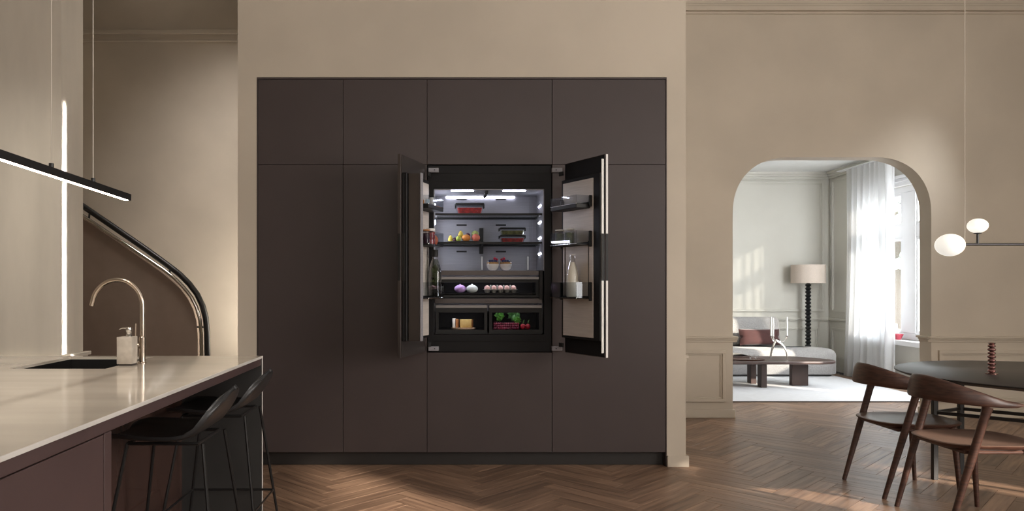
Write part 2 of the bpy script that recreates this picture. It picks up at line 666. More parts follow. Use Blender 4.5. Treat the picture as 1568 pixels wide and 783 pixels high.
def hmould(mb, x0, x1, z0, z1, y, sgn, w=.03, d=.026, axis='x', mi=0):
    """picture-frame moulding on a wall: two stepped rings; axis x: wall plane at Y=y facing -y*sgn; axis y: wall plane X=y"""
    for o, ww, dd in ((0, w, d), (w, w * .55, d * .45)):
        a0, a1, c0, c1 = x0 + o, x1 - o, z0 + o, z1 - o
        for (p, q, r_, t) in ((a0, a1, c1 - ww, c1), (a0, a1, c0, c0 + ww), (a0, a0 + ww, c0 + ww, c1 - ww), (a1 - ww, a1, c0 + ww, c1 - ww)):
            lo, hi = min(y, y - sgn * dd), max(y, y - sgn * dd)
            if axis == 'x':
                mb.box(p, q, lo, hi, r_, t, .002, mi)
            else:
                mb.box(lo, hi, p, q, r_, t, .002, mi)


def rail(mb, x0, x1, y, zs, axis='x'):
    for z0, z1, d in zs:
        if axis == 'x':
            mb.box(x0, x1, y - d, y, z0, z1, .003)
        else:
            mb.box(y - d, y, x0, x1, z0, z1, .003)


DADO = ((.745, .765, .012), (.765, .782, .022), (.782, .803, .042))
b = MB('plaster')
rail(b, NX1, AX0 + .04, YA, DADO)
for z0, z1, d in DADO:
    b.box(AX0, AX0 + d, YA, YA2, z0, z1, .003)
struct('trim_2', b, 'dado rail left of the arch')
b = MB('plaster')
rail(b, AX1 - .04, XR, YA, DADO)
for z0, z1, d in DADO:
    b.box(AX1 - d, AX1, YA, YA2, z0, z1, .003)
struct('trim_3', b, 'dado rail right of the arch')
b = MB('plaster')
hmould(b, 1.80, 2.765, .16, .665, YA, 1)
struct('trim_4', b, 'rectangular panel moulding left of the arch')
b = MB('plaster')
hmould(b, 4.865, 5.90, .16, .665, YA, 1)
struct('trim_5', b, 'rectangular panel moulding right of the arch')
b = MB('plaster')
b.box(NX1, AX0 + .02, YA - .02, YA, 0, .082, .004)
b.box(AX0, AX0 + .02, YA, YA2, 0, .082, .003)
struct('baseboard_arch_left', b, 'skirting left of the arch')
b = MB('plaster')
b.box(AX1 - .02, XR, YA - .02, YA, 0, .082, .004)
b.box(AX1 - .02, AX1, YA, YA2, 0, .082, .003)
struct('baseboard_arch_right', b, 'skirting right of the arch')
b = MB('plaster')
for z0, z1, d in ((3.975, 4.0, .02), (4.0, 4.045, .05), (4.045, 4.07, .035)):
    b.box(NX1, XR, YA - d, YA, z0, z1, .004)
struct('trim_6', b, 'horizontal cornice moulding high on the arch wall')

# right wall of both rooms with the far window and openings placed for sun patches: (y0, y1, z0, z1)
HOLES = [(-2.6, -1.45, 2.60, 3.50), (.45, 1.15, 1.66, 2.20), (1.95, 2.55, 1.10, 1.55), (7.47, 7.95, .60, 1.25), (8.72, 10.46, .60, 2.60)]
b = MB('plaster_far')
y = -4.0
for y0, y1, z0, z1 in HOLES:
    b.box(XR, XR + .22, y, y0, 0, ZT)
    b.box(XR, XR + .22, y0, y1, 0, z0)
    b.box(XR, XR + .22, y0, y1, z1, ZT)
    y = y1
b.box(XR, XR + .22, y, 11.7, 0, ZT)
struct('wall_right', b, 'right-hand wall with the far window and openings placed for sun patches')
b = MB('plaster')
b.box(-4.8, 6.1, -4.1, -4, 0, ZT)
struct('wall_behind', b, 'wall behind the viewer')
b = MB('plaster')
b.box(-4.8, -4.7, -4, 8.3, 0, ZT)
struct('wall_left', b, 'left wall, out of frame')

# left column / wall end with dado
b = MB('column')
b.box(-4.8, -2.75, YC, 5.62, 0, ZT, .0)
struct('wall_column', b, 'grey plaster wall end at the far left')
b = MB('column')
for z0, z1, d in ((.745, .775, .020), (.775, .802, .045)):
    b.box(-4.7, -2.75 + d, YC - d, YC, z0, z1, .003)
    b.box(-2.75, -2.75 + d, YC, 5.66, z0, z1, .003)
struct('trim_7', b, 'dado rail around the grey wall end')

# stairwell
b = MB('stairwall')
b.box(-4.8, NX0, 8.1, 8.3, 0, ZT)
struct('wall_stair', b, 'unevenly lit plaster wall of the stairwell')
b = MB('stairwall')
for z0, z1, d in ((3.975, 4.0, .03), (4.0, 4.055, .02), (4.055, 4.10, .05)):
    b.box(-4.8, NX0, 8.1 - d, 8.1, z0, z1, .004)
struct('trim_8', b, 'horizontal cornice moulding high on the stairwell wall')

# far (drawing) room
b = MB('plaster_far')
b.box(1.3, 1.4, YA2, 11.6, 0, 3.1)
struct('wall_drawing_left', b, 'left wall of the far room, out of view')
b = MB('plaster_far')
b.box(1.3, XR, YB, 11.6, 0, 3.1)
struct('wall_drawing_back', b, 'pale panelled back wall of the far room')
b = MB('plaster_far')
b.box(1.4, XR, YA2, YA2 + .012, 2.60, 3.06)
FD = ((.755, .775, .015), (.775, .805, .035))
b = MB('plaster_far')
rail(b, 1.4, XR, YB, FD)
struct('trim_9', b, 'dado rail of the far room, back wall')
b = MB('plaster_far')
rail(b, 10.52, YB, XR, FD, 'y')
struct('trim_10', b, 'dado rail of the far room, window wall')
b = MB('plaster_far')
hmould(b, 2.0, 5.87, .90, 2.92, YB, 1)
struct('trim_11', b, 'large upper wall panel of the far room')
b = MB('plaster_far')
hmould(b, 2.0, 5.80, .19, .66, YB, 1)
struct('trim_12', b, 'lower wall panel of the far room')
b = MB('plaster_far')
hmould(b, 10.56, 11.34, .90, 2.92, XR, 1, axis='y')
hmould(b, 10.56, 11.34, .19, .66, XR, 1, axis='y')
struct('trim_13', b, 'upper and lower wall panels beside the window')
b = MB('plaster_far')
b.box(1.4, XR, YB - .02, YB, 0, .10, .004)
struct('baseboard_drawing_back', b)
b = MB('plaster_far')
b.box(XR - .02, XR, YA2, YB, 0, .10, .004)
struct('baseboard_drawing_right', b)
b = MB('plaster_far')
for z0, z1, d in ((2.955, 2.985, .03), (2.985, 3.02, .06), (3.02, 3.055, .10)):
    b.box(1.4, XR, YB - d, YB, z0, z1, .004)
    b.box(XR - d, XR, YA2, YB, z0, z1, .004)
struct('trim_14', b, 'stepped cornice under the far ceiling')

# big window of the far room
wy0, wy1, wz0, wz1 = 8.72, 10.46, .60, 2.60
b = MB('whitepaint')
XF = XR + .05
for (y0, y1, z0, z1, q) in ((wy0, wy1, wz0, wz0 + .09, 0), (wy0, wy1, wz1 - .08, wz1, 0), (wy0, wy0 + .08, wz0 + .09, wz1 - .08, 0), (wy1 - .08, wy1, wz0 + .09, wz1 - .08, 0), (9.42, 9.70, wz0 + .09, wz1 - .08, .004), (wy0 + .08, 9.42, 1.93, 2.09, 0), (9.70, wy1 - .08, 1.93, 2.09, 0)):
    b.box(XF - q, XF + .07, y0, y1, z0, z1, .004)
w1 = struct('window_1', b, 'tall white-framed window of the far room')
for (y0, y1) in ((wy0 + .08, 9.42), (9.70, wy1 - .08)):
    for (z0, z1) in ((wz0 + .09, 1.93), (2.09, wz1 - .08)):
        b = MB('whitepaint')
        f = .035
        for (p, q, r_, t) in ((y0, y1, z0, z0 + f), (y0, y1, z1 - f, z1), (y0, y0 + f, z0 + f, z1 - f), (y1 - f, y1, z0 + f, z1 - f)):
            b.box(XF + .005, XF + .05, p, q, r_, t, .003)
        sash = part('sash', b, w1)
        part('pane', MB('pane').box(XF + .024, XF + .028, y0 + f, y1 - f, z0 + f, z1 - f), sash)
b = MB('whitepaint')
for (y0, y1, z0, z1, d) in ((wy0 - .12, wy0, .60, 2.63, .025), (wy1, wy1 + .04, .60, 2.63, .025), (wy0 - .12, wy1 + .04, 2.60, 2.70, .03), (wy0 - .15, wy1 + .06, 2.70, 2.74, .055), (wy0 - .15, wy1 + .06, 2.655, 2.67, .045)):
    b.box(XR - d, XR, y0, y1, z0, z1, .003)
part('casing', b, w1)
part('window_sill', MB('whitepaint').box(XR - .13, XR + .05, wy0 - .1, wy1 + .06, .535, .60, .006), w1)

# frames round unseen openings, placed in the right wall to cast sun patches
for i, (y0, y1, z0, z1) in enumerate(HOLES[:4]):
    b = MB('whitepaint')
    for (p, q, r_, t) in ((y0, y1, z0 - .04, z0), (y0, y1, z1, z1 + .04), (y0 - .04, y0, z0 - .04, z1 + .04), (y1, y1 + .04, z0 - .04, z1 + .04)):
        b.box(XR - .03, XR - .001, p, q, r_, t, .003)
    struct('window_%d' % (i + 2), b, 'unseen window opening in the right-hand wall, placed to cast a sun patch')

# ------------------------------------------------------------------ outside the window
b = MB('brick')
hw = thing('town_house', 'pale overexposed brick house seen through the window', 'building', (13, 12, 0))
part('wall', MB('brick').box(13, 16, 8, 26, -3, 3.6), hw)
part('roof', MB('darkgrey').box(12.8, 16.2, 7.8, 26.2, 3.6, 3.9, .05), hw)
for i in range(7):
    for j in range(3):
        y0, z0 = 9.0 + i * 2.4, -1.8 + j * 1.9
        f = part('window', MB('whitepaint').box(12.95, 13.02, y0, y0 + 1.1, z0, z0 + 1.3, .02), hw)
        part('pane', MB('steel').box(12.93, 12.96, y0 + .08, y0 + 1.02, z0 + .08, z0 + 1.22), f)
tr = thing('street_tree', 'sparse green tree outside the window', 'tree', (10.2, 16.6, -1))
part('trunk', MB('bark').tube([(10.2, 16.6, -1), (10.25, 16.6, 1), (10.2, 16.7, 3.0)], [.16, .12, .06]), tr)
rnd = random.Random(3)
b = MB('leaf')
for k in range(260):
    a, h, rr = rnd.uniform(0, 6.28), rnd.uniform(1.6, 3.9), rnd.uniform(.1, 1.1)
    b.blob((10.2 + rr * math.cos(a), 16.6 + rr * math.sin(a), h), rnd.uniform(.05, .11), 0, k, .3, 1)
part('foliage', b, tr, kind='stuff')
single('street_paving', MB('street').box(6.3, 16, 2, 30, -3.2, -3.0), 'pale paving outside below the window', 'paving')['kind'] = 'structure'

# ------------------------------------------------------------------ built-in cabinets
G = .0016
cols = [(-1.338, px(525.5, 0, YC).x), (px(525.5, 0, YC).x, px(654, 0, YC).x), (px(654, 0, YC).x, px(845.5, 0, YC).x), (px(845.5, 0, YC).x, 1.590)]
ZM, ZB, ZFT, ZFB = 2.172, .102, 2.172, .822
FX0, FX1 = cols[2]
labs_u = ['dark upper cabinet at the far left end of the run', 'dark upper cabinet second from the left of the run', 'dark upper cabinet directly above the open refrigerator', 'dark upper cabinet at the right end of the run']
labs_t = ['tall dark cabinet at the far left end, beside the left pier', 'tall dark cabinet just left of the open refrigerator', None, 'tall dark cabinet just right of the open refrigerator']


def cabinet(name, x0, x1, z0, z1, label, group):
    t = thing(name, label, 'cabinet', ((x0 + x1) / 2, YC + .3, z0), group)
    part('body', MB('plinth').box(x0 + .001, x1 - .001, YC + .024, 5.9, z0 + .001, z1 - .001), t)
    part('door', MB('cabinet').box(x0 + G, x1 - G, YC, YC + .022, z0 + G, z1 - G, .0012), t)
    return t


for i, (x0, x1) in enumerate(cols):
    cabinet('upper_cabinet', x0, x1, ZM, CZ - .012, labs_u[i], 'upper cabinets of the built-in run')
    if i != 2:
        cabinet('tall_cabinet', x0, x1, ZB, ZM, labs_t[i], 'tall cabinets of the built-in run')
single('cabinet_surround', MB('cabinet').box(CX0 + .001, CX1 - .001, YC - .002, YC + .05, CZ - .011, CZ + .002, .001).box(CX0 + .001, -1.3385, YC - .002, YC + .05, 0, CZ - .0115, .001).box(1.591, CX1 - .001, YC - .002, YC + .05, 0, CZ - .0115, .001),
       'thin dark frame strip around the built-in cabinet run', 'frame')
single('plinth', MB('plinth').box(-1.338, 1.590, 5.36, 5.38, .001, ZB - .002, .001), 'recessed black plinth along the foot of the cabinet run', 'plinth')

# ------------------------------------------------------------------ refrigerator
fr = thing('refrigerator', 'open black french-door refrigerator built into the dark cabinet run', 'refrigerator', ((FX0 + FX1) / 2, 5.6, ZB))
part('freezer_drawer', MB('cabinet').box(FX0 + G, FX1 - G, YC, YC + .022, ZB + G, ZFB - G, .0012), fr, 'dark lower drawer front')
IX0, IX1 = px(664, 0, YC).x, px(834, 0, YC).x
IZ1, IZ0 = px(0, 289, YC).z, px(0, 513, YC).z
YI = 5.73
b = MB('fridge_black')
b.box(FX0 + .004, IX0, 5.32, YI, ZFB + .004, ZFT - .004)
b.box(IX1, FX1 - .004, 5.32, YI, ZFB + .004, ZFT - .004)
b.box(IX0, IX1, 5.32, YI, IZ1 + .004, ZFT - .004)
b.box(IX0, IX1, 5.32, YI, ZFB + .004, IZ0)
b.box(FX0 + .004, FX1 - .004, YI + .01, YI + .05, ZFB, ZFT - .004)
b.box(FX0 + .004, FX1 - .004, 5.33, YI, .13, ZFB - .004)
body = part('body', b, fr)
for k in range(2):
    part('vent_slat', MB('fridge_black').box(FX0 + .05, FX1 - .05, 5.316, 5.32, 2.05 + k * .06, 2.053 + k * .06), body)
part('lower_slat', MB('fridge_black').box(FX0 + .05, FX1 - .05, 5.312, 5.32, .90, .905), body)
b = MB('steel')
t_ = .006
ZQ = px(0, 414.6, 5.345).z
b.box(IX0, IX0 + t_, 5.325, YI, ZQ, IZ1).box(IX1 - t_, IX1, 5.325, YI, ZQ, IZ1).box(IX0, IX0 + t_, 5.42, YI, IZ0, ZQ - .001).box(IX1 - t_, IX1, 5.42, YI, IZ0, ZQ - .001).box(IX0, IX1, 5.325, YI, IZ1 - t_, IZ1).box(IX0, IX1, 5.42, YI, IZ0, IZ0 + t_).box(IX0, IX1, YI - t_, YI, IZ0, IZ1)
liner = part('inner_liner', b, fr, 'brushed steel interior lining')
# air slots in the back wall
for xs in ((699, 714.6), (759, 774.7)):
    for yy in (305, 345, 385.5):
        p0, p1 = px(xs[0], yy - 1.2, YI), px(xs[1], yy + 1.2, YI)
        part('air_slot', MB('groove').box(p0.x, p1.x, YI - .010, YI - .0062, p1.z, p0.z, .001), liner)
for xs in ((676, 696), (786, 797)):
    p0, p1 = px(xs[0], 405, YI), px(xs[1], 416, YI)
    part('cover_plate', MB('steel').box(p0.x, p1.x, YI - .010, YI - .0062, p1.z, p0.z, .001), liner)
# lights
for xs in ((690.6, 725.3), (770, 805)):
    p0, p1 = px(xs[0], 287, 5.34), px(xs[1], 290, 5.34)
    part('ceiling_light', MB('led').box(p0.x, p1.x, 5.335, 5.352, IZ1 - t_ - .008, IZ1 - t_ - .0005, .002), liner)
p0, p1 = px(683, 301.0, YI - .02), px(788, 303.8, YI - .02)
part('back_light', MB('led_back').box(p0.x, p1.x, YI - .02, YI - .008, p1.z, p0.z, .002), liner)
for yy in (316, 341, 365, 389):
    zc = EYE + (VY - yy) / F * 5.5
    part('side_light', MB('led').box(IX1 - t_ - .006, IX1 - t_ - .0005, 5.44, 5.57, zc - .007, zc + .007, .002), liner)
    part('side_light', MB('led_side').box(IX0 + t_ + .0005, IX0 + t_ + .006, 5.40, 5.57, zc - .009, zc + .009, .002), liner)
p0 = px(744.5, 0, 5.4)
part('sensor_bar', MB('groove').box(p0.x - .011, p0.x + .011, 5.36, 5.62, IZ1 - .03, IZ1 - t_, .003), liner)
for xx in (738, 808.5):
    p0, p1 = px(xx, 393, YI - .02), px(xx, 414, YI - .02)
    part('light_column', MB('whitestrip').box(p0.x - .006, p0.x + .006, YI - .02, YI - .0065, p1.z, p0.z, .003), liner)
b = MB('steel')
for xx in (811, 814.5):
    p0 = px(xx, 0, YI - .01)
    b.box(p0.x - .003, p0.x + .003, YI - .014, YI - .0062, 1.34, IZ1 - t_, .001)
part('shelf_track', b, liner)
p0 = px(737, 0, YI - .03)
part('shelf_pylon', MB('groove').box(p0.x - .015, p0.x + .015, YI - .04, YI - .0065, EYE + (VY - 389) / F * YI, EYE + (VY - 350) / F * YI, .002), liner)


def shelf(zt, x0=None, x1=None, split=None):
    x0, x1 = IX0 + .010, IX1 - .010
    b = MB('glass_shelf', 'groove', 'steel')
    b.box(x0 + .012, x1 - .012, 5.375, YI - .04, zt - .006, zt, 0, 0)
    b.box(x0, x1, 5.355, 5.375, zt - .015, zt + .001, .002, 1)
    b.box(x0, x1, YI - .04, YI - .0065, zt - .013, zt + .001, .002, 1)
    for xa in (x0, x1 - .012):
        b.box(xa, xa + .012, 5.375, YI - .04, zt - .012, zt + .001, .001, 1)
    if split:
        b.box(split - .004, split + .004, 5.352, YI - .04, zt - .013, zt + .002, .001, 1)
    return part('shelf', b, fr)


Z1 = px(0, 327.0, 5.365).z
Z2 = px(0, 371.0, 5.365).z
Z3 = px(0, 414.6, 5.345).z
shelf(Z1)
shelf(Z2, split=px(741, 0, 5.36).x)
# cover over the crisper
b = MB('glass_dark', 'darkgrey')
b.box(IX0 + .010, IX1 - .04, 5.37, YI - .0065, Z3 - .008, Z3, 0, 0)
b.box(IX0 + .008, IX1 - .036, 5.345, 5.37, Z3 - .034, Z3 + .0005, .002, 1)
part('drawer_cover', b, fr, 'grey-brown glass cover with metal front')
part('side_bracket', MB('groove').box(IX1 - .034, IX1 - .0065, 5.34, 5.42, 1.20, Z3 + .002, .003), fr)


def drawer(x0, x1, zt, zb, handle_z0, handle_z1, wz0, wz1, zf, deep=.30):
    """clear-fronted drawer with metal handle bar"""
    b = MB('groove')
    y0 = 5.36
    b.box(x0, x1, y0, y0 + .014, zb, wz0, .001)
    b.box(x0, x1, y0, y0 + .014, wz1, zt - .012, .001)
    b.box(x0, x0 + .022, y0, y0 + .014, wz0, wz1, .001)
    b.box(x1 - .022, x1, y0, y0 + .014, wz0, wz1, .001)
    d = part('drawer', b, fr)
    part('drawer_window', MB('glass').box(x0 + .022, x1 - .022, y0 + .004, y0 + .008, wz0, wz1), d)
    part('drawer_handle', MB('handle').box(x0, x1, y0 - .012, y0 + .014, handle_z0, handle_z1, .002), d)
    b = MB('fridge_black')
    b.box(x0 + .004, x1 - .004, y0 + .014, y0 + deep, zf - .007, zf - .0005)
    b.box(x0 + .004, x0 + .010, y0 + .014, y0 + deep, zb, wz1)
    b.box(x1 - .010, x1 - .004, y0 + .014, y0 + deep, zb, wz1)
    b.box(x0 + .004, x1 - .004, y0 + deep - .006, y0 + deep, zb, wz1)
    part('drawer_box', b, d)
    part('drawer_glow_strip', MB('drawer_fill').box(x0 + .06, x1 - .06, y0 + .05, y0 + .058, wz1 + .010, wz1 + .014), d)  # unseen glowing strip added to brighten the drawer contents
    return d


M['drawer_fill'] = emit('drawer_fill_glow', (240, 240, 255), 9)  # glow for the strips added inside the drawers


def zz(y, Y=5.36):
    return px(0, y, Y).z


DX0 = px(667, 0, 5.36).x
drawer(DX0, px(825, 0, 5.36).x, zz(423.6), zz(456), zz(428.3), zz(424), zz(452), zz(433), 1.247)
b = MB('darkgrey', 'darkmark')
b.box(IX0 + .008, IX1 - .010, 5.345, YI - .01, zz(464.8, 5.345), zz(457.3, 5.345), .002, 0)
pl_ = part('divider_panel', b, fr)
b = MB('darkmark')
for k in range(8):
    xk = px(742.5 + k * 1.45, 0, 5.345).x
    b.box(xk, xk + .0045, 5.3435, 5.345, zz(462.0, 5.345), zz(460.4, 5.345))
part('maker_lettering', b, pl_, 'tiny dark illegible lettering')
drawer(DX0, px(746.2, 0, 5.36).x, zz(466.6), zz(512), zz(472), zz(467.4), zz(505.5), zz(479), .980)
drawer(px(749, 0, 5.36).x, px(830, 0, 5.36).x, zz(466.6), zz(512), zz(472), zz(467.4), zz(505.5), zz(479), .980)
DZ1, DZ2 = 1.247, .980


# doors
def V2(a, b):
    return Vector((a, b, 0))


class Leaf:
    def __init__(s, O, u, v, tin):
        s.O, s.u, s.v, s.t = V2(*O), V2(*u).normalized(), V2(*v).normalized(), tin
        s.m = Matrix(((s.u.x, s.v.x, 0, O[0]), (s.u.y, s.v.y, 0, O[1]), (0, 0, 1, 0), (0, 0, 0, 1)))

    def at(s, u, v, z):
        return s.m @ Vector((u, v, z))

    def find(s, pxx, v):
        """u at which a thing at inner offset v shows at image column pxx"""
        k = (pxx - VX) / F
        A, B = s.O + s.v * v, s.u
        return (k * A.y - A.x) / (B.x - k * B.y)


LB = [(1.838, 1.845), (1.572, 1.580), (1.212, 1.220)]


def door(O, u, v, mull, label):
    lf = Leaf(O, u, v, .065)
    m = lf.m
    d = part('refrigerator_door', MB('cabinet').box(0, .447, 0, .022, .829, 2.163, .0015, 0, m), fr, label)
    part('door_back', MB('darkgrey' if mull else 'fridge_black').box(.004, .443, .0225, .0265, .834, 2.158, 0, 0, m), d)
    part('handle', MB('groove').box(.4472, .4492 if mull else .4497, .0, .018, 1.334, 1.642, .0005, 0, m).box(.4465, .4485, .030, .052, 1.334, 1.642, .0005, 0, m), d, 'black recessed grip')
    part('door_body', MB('fridge_black').box(.012, .440, .026, .062, .937, 2.04, .004, 0, m), d)
    part('door_liner', MB('bronze').box(.035, .375, .058, .066, .955, 2.014, .002, 0, m), d, 'pale metal inner panel')
    b = MB('darkgrey' if mull else 'whitestrip')
    b.box(.447, .4485, .001, .016, .830, 2.162, 0, 0, m)
    part('edge_strip', b, d, 'bright metal edge strip')
    if mull:
        part('mullion', MB('darkgrey').box(.395, .425, .066, .148, .94, 2.035, .003, 0, m), d, 'grey flipping mullion bar')
        part('mullion_edge', MB('steel').box(.393, .427, .1482, .158, .94, 2.035, .001, 0, m), d, 'pale metal edge')
        part('edge_seal', MB('fridge_black').box(.441, .446, .030, .044, .94, 2.03, .001, 0, m), d)
    else:
        part('edge_seal', MB('whitestrip').box(.441, .446, .032, .050, .86, 2.13, .001, 0, m), d, 'white seal strip')
    # hinges
    for z0 in (2.075, .868):
        b = MB('steel', 'groove')
        b.box(-.02, .025, .05, .064, z0, z0 + .03, .002, 1, m)
        part('hinge', b, d)
    for (z0, z1), hgt, dk in zip(LB, (.055, .085, .105), (.030, .010, .006)):
        b = MB('groove', 'glass_bin', 'chrome')
        b.box(.045, .345, .066, .178, z1 - dk, z1, .003, 0, m)
        b.box(.045, .345, .176, .179, z1, z1 + hgt, 0, 1, m)
        for ua in (.045, .342):
            b.box(ua, ua + .003, .068, .177, z1, z1 + hgt, 0, 1, m)
        b.box(.352, .366, .066, .086, z1 - .02, z1 + hgt, .003, 0, m)
        b.box(.024, .038, .066, .086, z1 - .02, z1 + hgt, .003, 0, m)
        b.box(.038, .352, .068, .078, z1 - .005, z1 + .012, .002, 0, m)
        b.box(.045, .345, .1755, .1795, z1 - .004, z1 + .001, .001, 2, m)
        part('door_bin', b, d)
    for ur in (.060, .326):
        part('bin_rail', MB('groove').box(ur, ur + .004, .066, .070, 1.22, 1.60, 0, 0, m), d)
    return lf


LL = door((-.158, 5.243), (-.3256, -.9455), (.9455, -.3256), True, 'left door, standing open toward the viewer')
RL = door((.877, 5.232), (.438, -.899), (-.899, -.438), False, 'right door, opened wider')
for sx, xx in ((1, px(656, 0, 5.3).x), (-1, px(860, 0, 5.3).x)):
    for yy in (261, 534):
        z = EYE + (VY - yy) / F * 5.28
        a0, a1 = xx, xx + sx * .075
        b = MB('steel', 'groove')
        b.box(min(a0, a1), max(a0, a1), 5.262, 5.298, z - .016, z + .016, .003)
        b.box(a1 - sx * .03 - .004, a1 - sx * .03 + .004, 5.260, 5.262, z - .004, z + .004, 0, 1)
        part('hinge_arm', b, fr, 'pale steel hinge arm')

# ------------------------------------------------------------------ food in the refrigerator


def ctr(x, Y):
    return px(x, 0, Y).x


def glass_box(x0, x1, Y, z0, h, fillmat, label, group=None, lid=True, fillh=.75):
    c = ((x0 + x1) / 2, Y, z0)
    t = thing('food_container', label, 'container', c, group)
    w = (x1 - x0) / 2
    d = .07

    def frustum(mb, z_0, z_1, w0, w1, d0, d1, mi=0):
        rows = []
        for z, ww, dd in ((z_0, w0, d0), (z_1, w1, d1)):
            rows.append([Vector((c[0] + a * ww, Y + b_ * dd, z)) for a, b_ in ((-1, -.85), (-.92, -1), (.92, -1), (1, -.85), (1, .85), (.92, 1), (-.92, 1), (-1, .85))])
        mb.grid(rows, mi, closed_v=True, cap=True)
    b = MB('glass')
    frustum(b, z0, z0 + h * .78, w * .86, w, d * .86, d)
    part('glass_bowl', b, t)
    b = MB(fillmat)
    frustum(b, z0 + .004, z0 + h * .78 * fillh, w * .80, w * .90, d * .8, d * .88)
    part('food', b, t)
    b = MB('groove')
    b.box(c[0] - w * 1.04, c[0] + w * 1.04, Y - d * 1.05, Y + d * 1.05, z0 + h * .78 + .0005, z0 + h, .005)
    for s in (-1, 1):
        b.box(c[0] + s * w * 1.04 - .004, c[0] + s * w * 1.04 + .004, Y - .03, Y + .03, z0 + h * .58, z0 + h * .95, .002)
    part('lid', b, t)
    return t


YS = 5.52
p0, p1 = px(698, 0, YS), px(740, 0, YS)
glass_box(p0.x, p1.x, YS, Z1 + .002, .085, 'redfood', 'glass food box with black lid and red contents on the top shelf')
p0, p1 = px(765, 0, YS), px(803, 0, YS)
glass_box(p0.x, p1.x, YS, Z2 + .002, .056, 'redfood', 'lower of the two stacked food boxes, holding red food', 'stacked food boxes')
glass_box(p0.x, p1.x, YS, Z2 + .0585, .056, 'olive', 'upper of the two stacked food boxes, dark green contents', 'stacked food boxes')

# fruit plate
c = px(710.5, 0, YS)
b = MB('darkgrey')
zp = Z2 + .002
b.lathe([(.06, 0), (.07, .0), (.128, .010), (.130, .012), (.07, .006), (.01, .005)], (c.x, YS, zp), 28, 0, 1, .62)
single('fruit_plate', b, 'dark oval plate under the pile of fruit', 'plate')
FR = [('pear', 'pear', 'small yellow pear at the left end of the fruit plate', 690, 4.0, 0, 0), ('fig', 'fig', 'dark fig between the yellow pear and the limes', 696.5, 3.2, -.01, 0),
      ('lime', 'lime', 'yellow-green lime in the left middle of the plate', 702, 4.2, -.015, 0), ('mango', 'mango', 'orange mango at the front middle of the plate', 713.7, 6.2, -.01, 0),
      ('apple', 'redapple', 'coral red apple at the right end of the plate', 728.5, 6.6, -.01, 0),
      ('pear', 'pear', 'yellow pear lying on top behind the lime', 705.5, 4.4, .03, 1), ('plum', 'plum', 'purple plum on top behind the mango', 716.5, 3.8, .03, 1),
      ('apple', 'apple', 'green apple on top behind the coral apple', 727.5, 5.6, .035, 1)]
for k, (n, m_, lab, xx, r, dy, up) in enumerate(FR):
    r = r / F * YS
    cc = Vector((ctr(xx, YS + dy), YS + dy, zp + .010 + r * (.9 if m_ == 'mango' or m_ == 'redapple' else 1)))
    if up:
        cc.z += .031 if n != 'apple' else .034
        cc.y += .0
    t = thing(n, lab, 'fruit', cc, 'fruit on the plate')
    b = MB(m_)
    if n == 'pear':
        b.lathe([(.002, -r), (r * .7, -r * .8), (r, -.1 * r), (r * .72, .7 * r), (r * .42, 1.25 * r), (.002, 1.5 * r)], cc, 14)
    else:
        b.ball(cc, r, 14, 0, .88 if n in ('apple', 'mango') else 1., 1.12 if n == 'mango' else 1)
    part('flesh', b, t)
    part('stem', MB('bark').tube([cc + Vector((0, 0, r * (.85 if n != 'pear' else 1.45))), cc + Vector((.002, 0, r * (1.15 if n != 'pear' else 1.8)))], .0015, 6), t)

# dessert glasses
for k, (xx, lab) in enumerate(((754.5, 'left round dessert glass of yogurt, granola and blueberries'), (774.5, 'right round dessert glass of yogurt, granola and berries'))):
    Yd = 5.46
    c = Vector((ctr(xx, Yd), Yd, Z3 + .002))
    r = 9.8 / F * Yd
    t = thing('dessert_glass', lab, 'glass', c, 'dessert glasses on the crisper cover')
    part('glass_bowl', MB('glass').lathe([(r * .5, 0), (r * .85, r * .35), (r, r * .9), (r * .9, r * 1.45), (r * .78, r * 1.62)], c, 20), t)
    part('yogurt', MB('yogurt').lathe([(r * .48, .002), (r * .82, r * .36), (r * .96, r * .9), (r * .94, r * 1.05), (.001, r * 1.05)], c, 20), t)
    part('granola', MB('granola').lathe([(r * .93, r * 1.051), (r * .9, r * 1.32), (r * .5, r * 1.36), (.001, r * 1.36)], c, 20), t)
    rn = random.Random(k)
    for i in range(7):
        a = i * 6.283 / 7
        part('blueberry', MB('blueberry').ball(c + Vector((math.cos(a) * r * .5, math.sin(a) * r * .5, r * 1.5)), r * .21, 8, 0, 1, n=5), t)
    s = 1 if k == 0 else -1
    part('raspberry', MB('raspberry').blob(c + Vector((s * r * .3, -.2 * r, r * 1.86)), r * .24, 0, 3, .15), t)
    part('raspberry', MB('raspberry').blob(c + Vector((s * r * .62, .1 * r, r * 1.72)), r * .22, 0, 5, .15), t)

# crisper: turnips and eggs
Yd = 5.45
for xx, m_, lab in ((704.5, 'lilac', 'round lilac turnip in the upper drawer'), (722.8, 'whiteveg', 'round white turnip in the upper drawer')):
    r = 9.0 / F * Yd
    c = Vector((ctr(xx, Yd), Yd, DZ1 + r * .70))
    t = thing('turnip', lab, 'vegetable', c, 'turnips in the upper drawer')
    b = MB(m_)
    b.ball(c, r, 18, 0, .70)
    part('root', b, t)
    part('stalk', MB(m_).tube([c + Vector((0, 0, r * .62)), c + Vector((.002, 0, r * .86))], [.008, .005], 8), t)
ex0, ex1 = ctr(741, Yd), ctr(792, Yd)
ex1 = ctr(791, Yd)
c = Vector(((ex0 + ex1) / 2, Yd, DZ1))
b = MB('pulp')
N = 5
w = (ex1 - ex0) / N
for i in range(N):
    for j in range(2):
        cc = Vector((ex0 + w * (i + .5), Yd - .02 + j * w, DZ1 + .001))
        b.lathe([(w * .28, 0), (w * .48, .024), (w * .5, .026), (w * .40, .024), (w * .22, .004), (.001, .003)], cc, 12)
